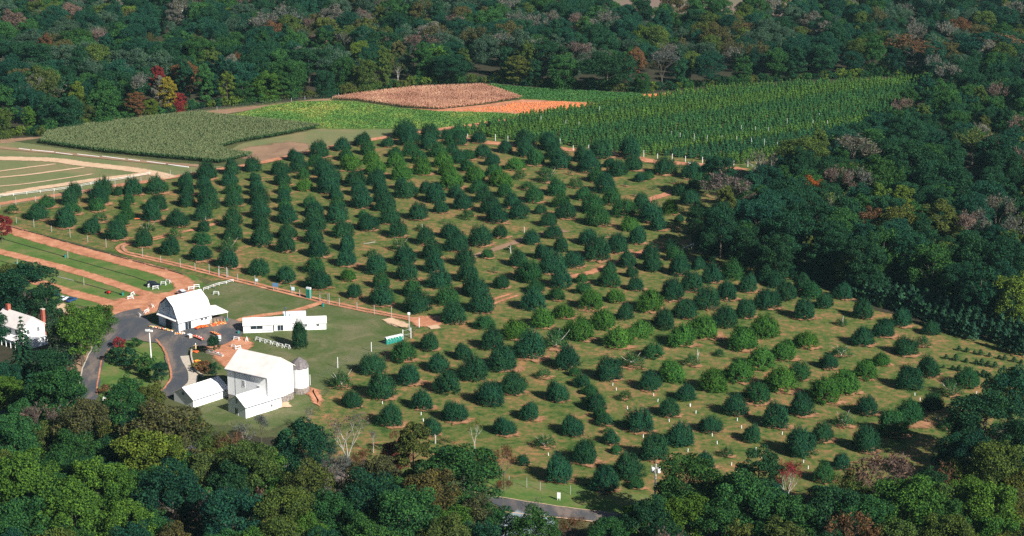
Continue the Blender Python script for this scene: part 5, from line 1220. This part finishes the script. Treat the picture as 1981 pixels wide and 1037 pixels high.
# poles
t = empty('utility_pole', G(1266, 985), R(-8), 'dark wooden utility pole with two white transformers by the road', 'pole')
MB().tube([(0, 0, -.3), (.1, 0, 6), (.15, 0, 12.6)], [.26, .24, .2], 8).build('pole', M_POSTG, t); MB().box(-1.0, -.07, 11.6, 1.25, .07, 11.75).build('crossarm', M_WOOD, t)
for x in (-.62, .92): MB().lathe([(.3, 10.2), (.44, 10.35), (.44, 11.5), (.3, 11.65)], 12, (x, -.2)).build('transformer', M_STEEL if 0 else M_WHITE, t)
for x in (-.9, .15, 1.15): MB().lathe([(.05, 11.75), (.08, 11.95), (.03, 12.1)], 8, (x, 0)).build('insulator', M_WHITE, t)
t = empty('floodlight_pole', G(292.5, 692), R(-20), 'tall white pole with floodlights on the grass island', 'lamp post')
MB().tube([(0, 0, -.2), (-.1, 0, 5), (-.2, 0, 9.6)], [.2, .18, .14], 8).build('pole', M_WHITE, t); MB().box(-1.2, -.06, 9.0, .9, .06, 9.14).build('crossarm', M_POSTG, t)
for x in (-1.15, -.55, .3, .85): MB().box(x - .26, -.45, 8.85, x + .26, -.07, 9.45).build('floodlight', M_WHITE, t)
t = empty('guard_rail', G(34, 801), along((34, 801), (56, 795)), 'short white guard rail beside the road under the trees', 'guard rail'); MB().box(0, -.08, .55, 4.2, .08, .85).build('rail', M_WHITE, t)
for x in (.5, 2.1, 3.7): MB().box(x - .09, .09, -.1, x + .09, .25, .8).build('post', M_WHITE, t)
# displays in the yard
def heap(name, px, dim, rz, n, mats, label, h=0.5, z=0.0, s=(.18, .32)):
    o = G(*px); parts = {}
    for k in range(n):
        x, y = random.uniform(-.5, .5) * dim[0], random.uniform(-.5, .5) * dim[1]; q = random.uniform(*s)
        zz = z + h * random.uniform(0, 1) * max(.1, 1 - (abs(x) / dim[0] + abs(y) / dim[1]))
        m = random.randrange(len(mats)); vs, fs = parts.setdefault(m, ([], [])); ob = len(vs)
        for r_, z_ in ((.45, 0), (1, .45), (.85, 1.1), (.2, 1.35)):
            for j in range(7): vs.append((x + q * r_ * math.cos(.898 * j), y + q * r_ * math.sin(.898 * j), zz + q * z_))
        for i in range(3):
            for j in range(7): fs.append((ob + i * 7 + j, ob + i * 7 + (j + 1) % 7, ob + (i + 1) * 7 + (j + 1) % 7, ob + (i + 1) * 7 + j))
    v, f, mi, off_ = [], [], [], 0
    for m, (vs, fs) in parts.items():
        v += vs; f += [tuple(i + off_ for i in q) for q in fs]; mi += [m] * len(fs); off_ += len(vs)
    me = bpy.data.meshes.new(name); me.from_pydata(v, [], f); me.update()
    for m in mats: me.materials.append(m)
    me.polygons.foreach_set('material_index', mi)
    ob = bpy.data.objects.new(name, me); C.objects.link(ob); ob.location = o; ob.rotation_euler = (0, 0, rz); tag(ob, label, 'produce', None, 'stuff')
def bench(px, dim, rz, label, z=.7, m=M_WOOD, name='display_bench'):
    t = empty(name, G(*px), rz, label, 'bench'); lx, ly = dim
    MB().box(-lx / 2, -ly / 2, z - .1, lx / 2, ly / 2, z).build('top', m, t); MB().box(-lx / 2, -ly / 2 - .04, .05, lx / 2, -ly / 2 - .004, z + .15).build('front_board', M_LOG, t)
    for x in (-lx / 2 + .15, lx / 2 - .15):
        for y in (-ly / 2 + .12, ly / 2 - .12): MB().box(x - .06, y - .06, 0, x + .06, y + .06, z - .101).build('leg', m, t)
YD = along(c2(740, 720), c2(900, 790))
bench(c2(850, 648), (4.6, 1.8), R(40), 'low wooden display wagon heaped with orange pumpkins by the store wall', .5); heap('pumpkin_heap', c2(850, 648), (4.5, 1.8), R(40), 130, [M_ORANGE, M_ORANGE, M_REDF], 'heap of orange pumpkins on the wagon by the store wall', .7, .5)
heap('pumpkin_heap', c2(1045, 600), (5.6, 2.6), R(35), 150, [M_ORANGE, M_ORANGE, M_TAN, M_REDF], 'pumpkins and straw heaped at the far corner of the store', .8, 0, (.2, .42))
t = empty('corn_shocks', c_ := G(*c2(1050, 590)), 0, 'upright bundles of dry corn stalks among the pumpkins', 'corn shocks')
for k in range(5):
    b = MB(); x = -2.2 + k * 1.1; y = random.uniform(-.4, .4)
    for j in range(9): b.tube([(x + random.uniform(-.3, .3), y + random.uniform(-.3, .3), 0), (x + random.uniform(-.25, .25), y + random.uniform(-.25, .25), 1.9)], [.05, .03], 4)
    b.build('bundle', M_TAN, t)
bench(c2(820, 775), (5.8, 1.2), YD, 'dark long bench of red and white flowers at the yard edge'); heap('flowers', c2(820, 775), (5.7, 1.1), YD, 150, [M_REDF, M_WHITE, M_REDF, M_ORANGE], 'red and white potted flowers on the long dark bench', .3, .7, (.1, .22))
bench(c2(1025, 730), (5.2, 1.0), YD, 'wooden bench of orange gourds before the farm stand'); heap('gourds', c2(1025, 730), (5.1, .9), YD, 110, [M_ORANGE, M_REDF, M_TAN], 'orange gourds on the bench before the farm stand', .3, .7, (.1, .24))
heap('pumpkin_heap', c2(600, 712), (3.2, 1.4), R(0), 60, [M_ORANGE, M_TAN, M_WHITE, M_REDF], 'small heap of pumpkins at the near corner of the store', .8)
heap('pumpkin_heap', c2(775, 925), (2.0, 1.5), R(0), 30, [M_ORANGE, M_ORANGE, M_REDF], 'few pumpkins round the scarecrow at the garden corner', .4)
heap('pumpkin_heap', (381, 700), (2.2, 1.4), R(20), 30, [M_ORANGE, M_YELLOW], 'orange and yellow pumpkins on the grass beside the garden wall', .3)
t = empty('crate', G(*c2(715, 760)), YD, 'pale tall bin standing at the left end of the flower bench', 'crate'); MB().box(-.7, -.6, 0, .7, .6, 1.3).build('body', paint('pale_crate', (.55, .42, .36), .15, 3), t); MB().box(-.75, -.65, 1.301, .75, .65, 1.4).build('rim', M_WHITE, t)
t = empty('white_cabinet', G(*c2(1060, 800)), YD, 'white upright cabinet behind the small dark tree', 'cabinet'); MB().box(-.5, -.5, 0, .5, .5, 2.1).build('body', M_WHITE, t); MB().box(-.4, -.54, .2, .4, -.502, 1.9).build('door', M_PALEB, t)
t = empty('white_table', G(*c2(965, 815)), YD, 'white table with pale cover left of the small dark tree', 'table'); MB().box(-1.0, -.5, .8, 1.0, .5, .9).build('top', M_WHITE, t)
for x in (-.85, .85):
    for y in (-.4, .4): MB().box(x - .06, y - .06, 0, x + .06, y + .06, .799).build('leg', M_WHITE, t)
FB = along(c2(200, 620), c2(560, 700))
t = empty('flower_bed', G(*c2(380, 662)), FB, 'narrow planted bed along the blue grey store front', 'flower bed'); MB().box(-5.4, -.5, 0, 5.4, .5, .35).build('border', M_LOG, t)
heap('flowers', c2(380, 660), (10.6, .9), FB, 150, [M_REDF, M_YELLOW, M_GREENP, M_WHITE, M_ORANGE], 'mixed red and yellow flowers in the bed along the store front', .3, .35, (.12, .26))
t = empty('stone_planter', G(*c2(1010, 955)), along(c2(920, 915), c2(1110, 965)), 'long stone planter with flowers on the lawn corner', 'planter'); MB().box(-3.6, -.5, 0, 3.6, .5, .75).build('box', paint('planter_stone', (.45, .38, .33), .2, 2), t)
heap('flowers', c2(1010, 950), (7.0, .8), along(c2(920, 915), c2(1110, 965)), 70, [M_REDF, M_WHITE, M_GREENP], 'red and white flowers in the long stone planter', .2, .75, (.1, .22))
wl = MB(); Lw = smooth_line([G(*q) for q in ((371, 680), (370, 690), (373, 704), (378, 718), (387, 727), (393, 729))], 1.0)
for a, b in zip(Lw, Lw[1:]):
    d_ = (b - a).normalized(); n_ = Vector((-d_.y, d_.x, 0)) * .22
    wl.add([a - n_, b - n_, b + n_, a + n_] + [q + Vector((0, 0, .9)) for q in (a - n_, b - n_, b + n_, a + n_)], [(4, 5, 6, 7), (0, 1, 5, 4), (2, 3, 7, 6), (1, 2, 6, 5), (3, 0, 4, 7)])
tag(wl.build('garden_wall', M_CONC), 'low curved garden wall beside the driveway and the pale footpath', 'wall')
t = empty('scarecrow', G(*c2(785, 900)), 0, 'straw scarecrow on a stake at the garden corner', 'scarecrow'); MB().tube([(0, 0, 0), (0, 0, 2.2)], .05, 5).build('stake', M_WOOD, t); MB().tube([(-.7, 0, 1.6), (.7, 0, 1.7)], .09, 6).build('arms', M_TAN, t); MB().lathe([(.28, .5), (.3, 1.2), (.22, 1.75)], 9).build('coat', M_TAN, t); MB().lathe([(.05, 1.8), (.2, 2.0), (.16, 2.25), (.04, 2.35)], 9).build('head', M_WHITE, t)
bx = empty('slatted_crate', G(266.5, 425), R(8), 'orange red crate standing in the upper left orchard', 'crate'); MB().box(-1.2, -.5, .4, 1.2, .5, .6).build('top', paint('orange_crate', (.6, .16, .07), .1, 2), bx)
for x in (-1.1, 1.1): MB().box(x - .1, -.45, 0, x + .1, .45, .399).build('leg', M_WOOD, bx)
# people
def skin_mesh(name, nodes, edges, material, parent, root=0):
    me = bpy.data.meshes.new(name); me.from_pydata([n[:3] for n in nodes], edges, []); me.update(); me.materials.append(material)
    o = bpy.data.objects.new(name, me); C.objects.link(o); o.parent = parent
    sk = o.modifiers.new('skin', 'SKIN'); lay = me.skin_vertices[0] if len(me.skin_vertices) else None
    if lay is None:
        bpy.context.view_layer.objects.active = o; lay = me.skin_vertices[0]
    for i, n in enumerate(nodes): lay.data[i].radius = (n[3], n[3]); lay.data[i].use_root = i == root
    sb = o.modifiers.new('sub', 'SUBSURF'); sb.levels = sb.render_levels = 1
    return o
def person(loc, rz, shirt, label):
    t = empty('person', loc, rz, label, 'person')
    N = [(0, 0, .95, .14), (0, 0, 1.2, .15), (0, 0, 1.42, .14), (0, 0, 1.53, .055), (0, -.02, 1.64, .10), (0, -.01, 1.74, .07)]
    E_ = [(0, 1), (1, 2), (2, 3), (3, 4), (4, 5)]
    for s in (-1, 1):
        k = len(N); N += [(s * .18, 0, 1.42, .06), (s * .26, .02, 1.15, .045), (s * .25, -.10, .92, .035), (s * .25, -.14, .84, .032)]; E_ += [(2, k), (k, k + 1), (k + 1, k + 2), (k + 2, k + 3)]
        k = len(N); N += [(s * .10, s * .04, .88, .09), (s * .11, s * .08, .48, .06), (s * .12, s * .12, .09, .045), (s * .12, s * .12 - .17, .04, .04)]; E_ += [(0, k), (k, k + 1), (k + 1, k + 2), (k + 2, k + 3)]
    skin_mesh('body', N, E_, M_SKIN, t)
    sh = [(0, 0, .95, .165), (0, 0, 1.2, .17), (0, 0, 1.43, .155)]; se = [(0, 1), (1, 2)]
    tr_ = [(0, 0, .97, .15)]; te = []
    for s in (-1, 1):
        k = len(sh); sh += [(s * .18, 0, 1.42, .08), (s * .25, .02, 1.18, .065)]; se += [(2, k), (k, k + 1)]
        k = len(tr_); tr_ += [(s * .10, s * .04, .88, .11), (s * .11, s * .08, .48, .08), (s * .12, s * .12, .12, .065)]; te += [(0, k), (k, k + 1), (k + 1, k + 2)]
    skin_mesh('shirt', sh, se, shirt, t); skin_mesh('trousers', tr_, te, M_JEAN, t)
    MB().lathe([(.06, 1.60), (.118, 1.66), (.105, 1.76), (.03, 1.83)], 10, (0, .02)).build('hair', M_HAIR, t)
person(G(1340, 317), R(20), M_REDM, 'person in a red shirt standing on the nursery road'); person(G(*c5(970, 738)), R(100), M_ORANGE, 'person in an orange shirt by the rails behind the store')
o = empty('white_box', G(1334, 317.5), 0, 'white box on the nursery road beside the person in red', 'box'); MB().box(-.5, -.4, 0, .5, .4, .8).build('body', M_WHITE, o); MB().box(-.55, -.45, .801, .55, .45, .9).build('lid', M_WHITE, o)

# ------------------------------------------------------------------ labels that single out each tree
OM = {k: MARKS[k] for k in ('the round silo', 'the green toilets', 'the white hooked trunk', 'the white branched trunk', 'the fallen pale branch', 'the white leaning pole', 'the gambrel store')}
OM.update({'the utility pole': G(1266, 985), 'the person in red': G(1340, 317), 'the orange crate': G(266.5, 425), 'the wide blue sign': G(530, 562), 'the dark green kiosk': G(597, 577)})
rank_labels(orchard, OM)
rank_labels(rk, {k: OM[k] for k in ('the white branched trunk', 'the utility pole', 'the round silo')})
WM = {'the farmhouse': G(30, 640), 'the tall barn': G(490, 750), 'the utility pole': G(1266, 985), 'the roadside sign': G(1081, 968), 'the white leaning pole': G(1330, 484), 'the person in red': G(1340, 317), 'the dark nursery rows': G(1800, 610), 'the maize field': G(330, 240), 'the pumpkin patch': G(1090, 200), 'the bottom right corner': G(1960, 1030), 'the bottom left corner': G(20, 1030)}
rank_labels(woods, WM)

# ------------------------------------------------------------------ air: the thin blue veil that far woods show
hz = MB().box(-1400, -60, -1, 1400, 2600, CAM_H + 6)
me = bpy.data.meshes.new('haze'); me.from_pydata(hz.v, [], hz.f); me.update()
m = bpy.data.materials.new('haze'); m.use_nodes = True; t = m.node_tree; t.nodes.remove(t.nodes['Principled BSDF'])
v = t.nodes.new('ShaderNodeVolumePrincipled'); v.inputs['Color'].default_value = (0.50, 0.86, 0.90, 1); v.inputs['Density'].default_value = 0.000035; v.inputs['Anisotropy'].default_value = 0.2
t.links.new(v.outputs[0], t.nodes['Material Output'].inputs['Volume']); me.materials.append(m)
hb = bpy.data.objects.new('haze', me); C.objects.link(hb); tag(hb, kind='stuff', label='thin blue haze over the far woods', cat='haze')
S.cycles.volume_bounces = 0; S.cycles.volume_max_steps = 64
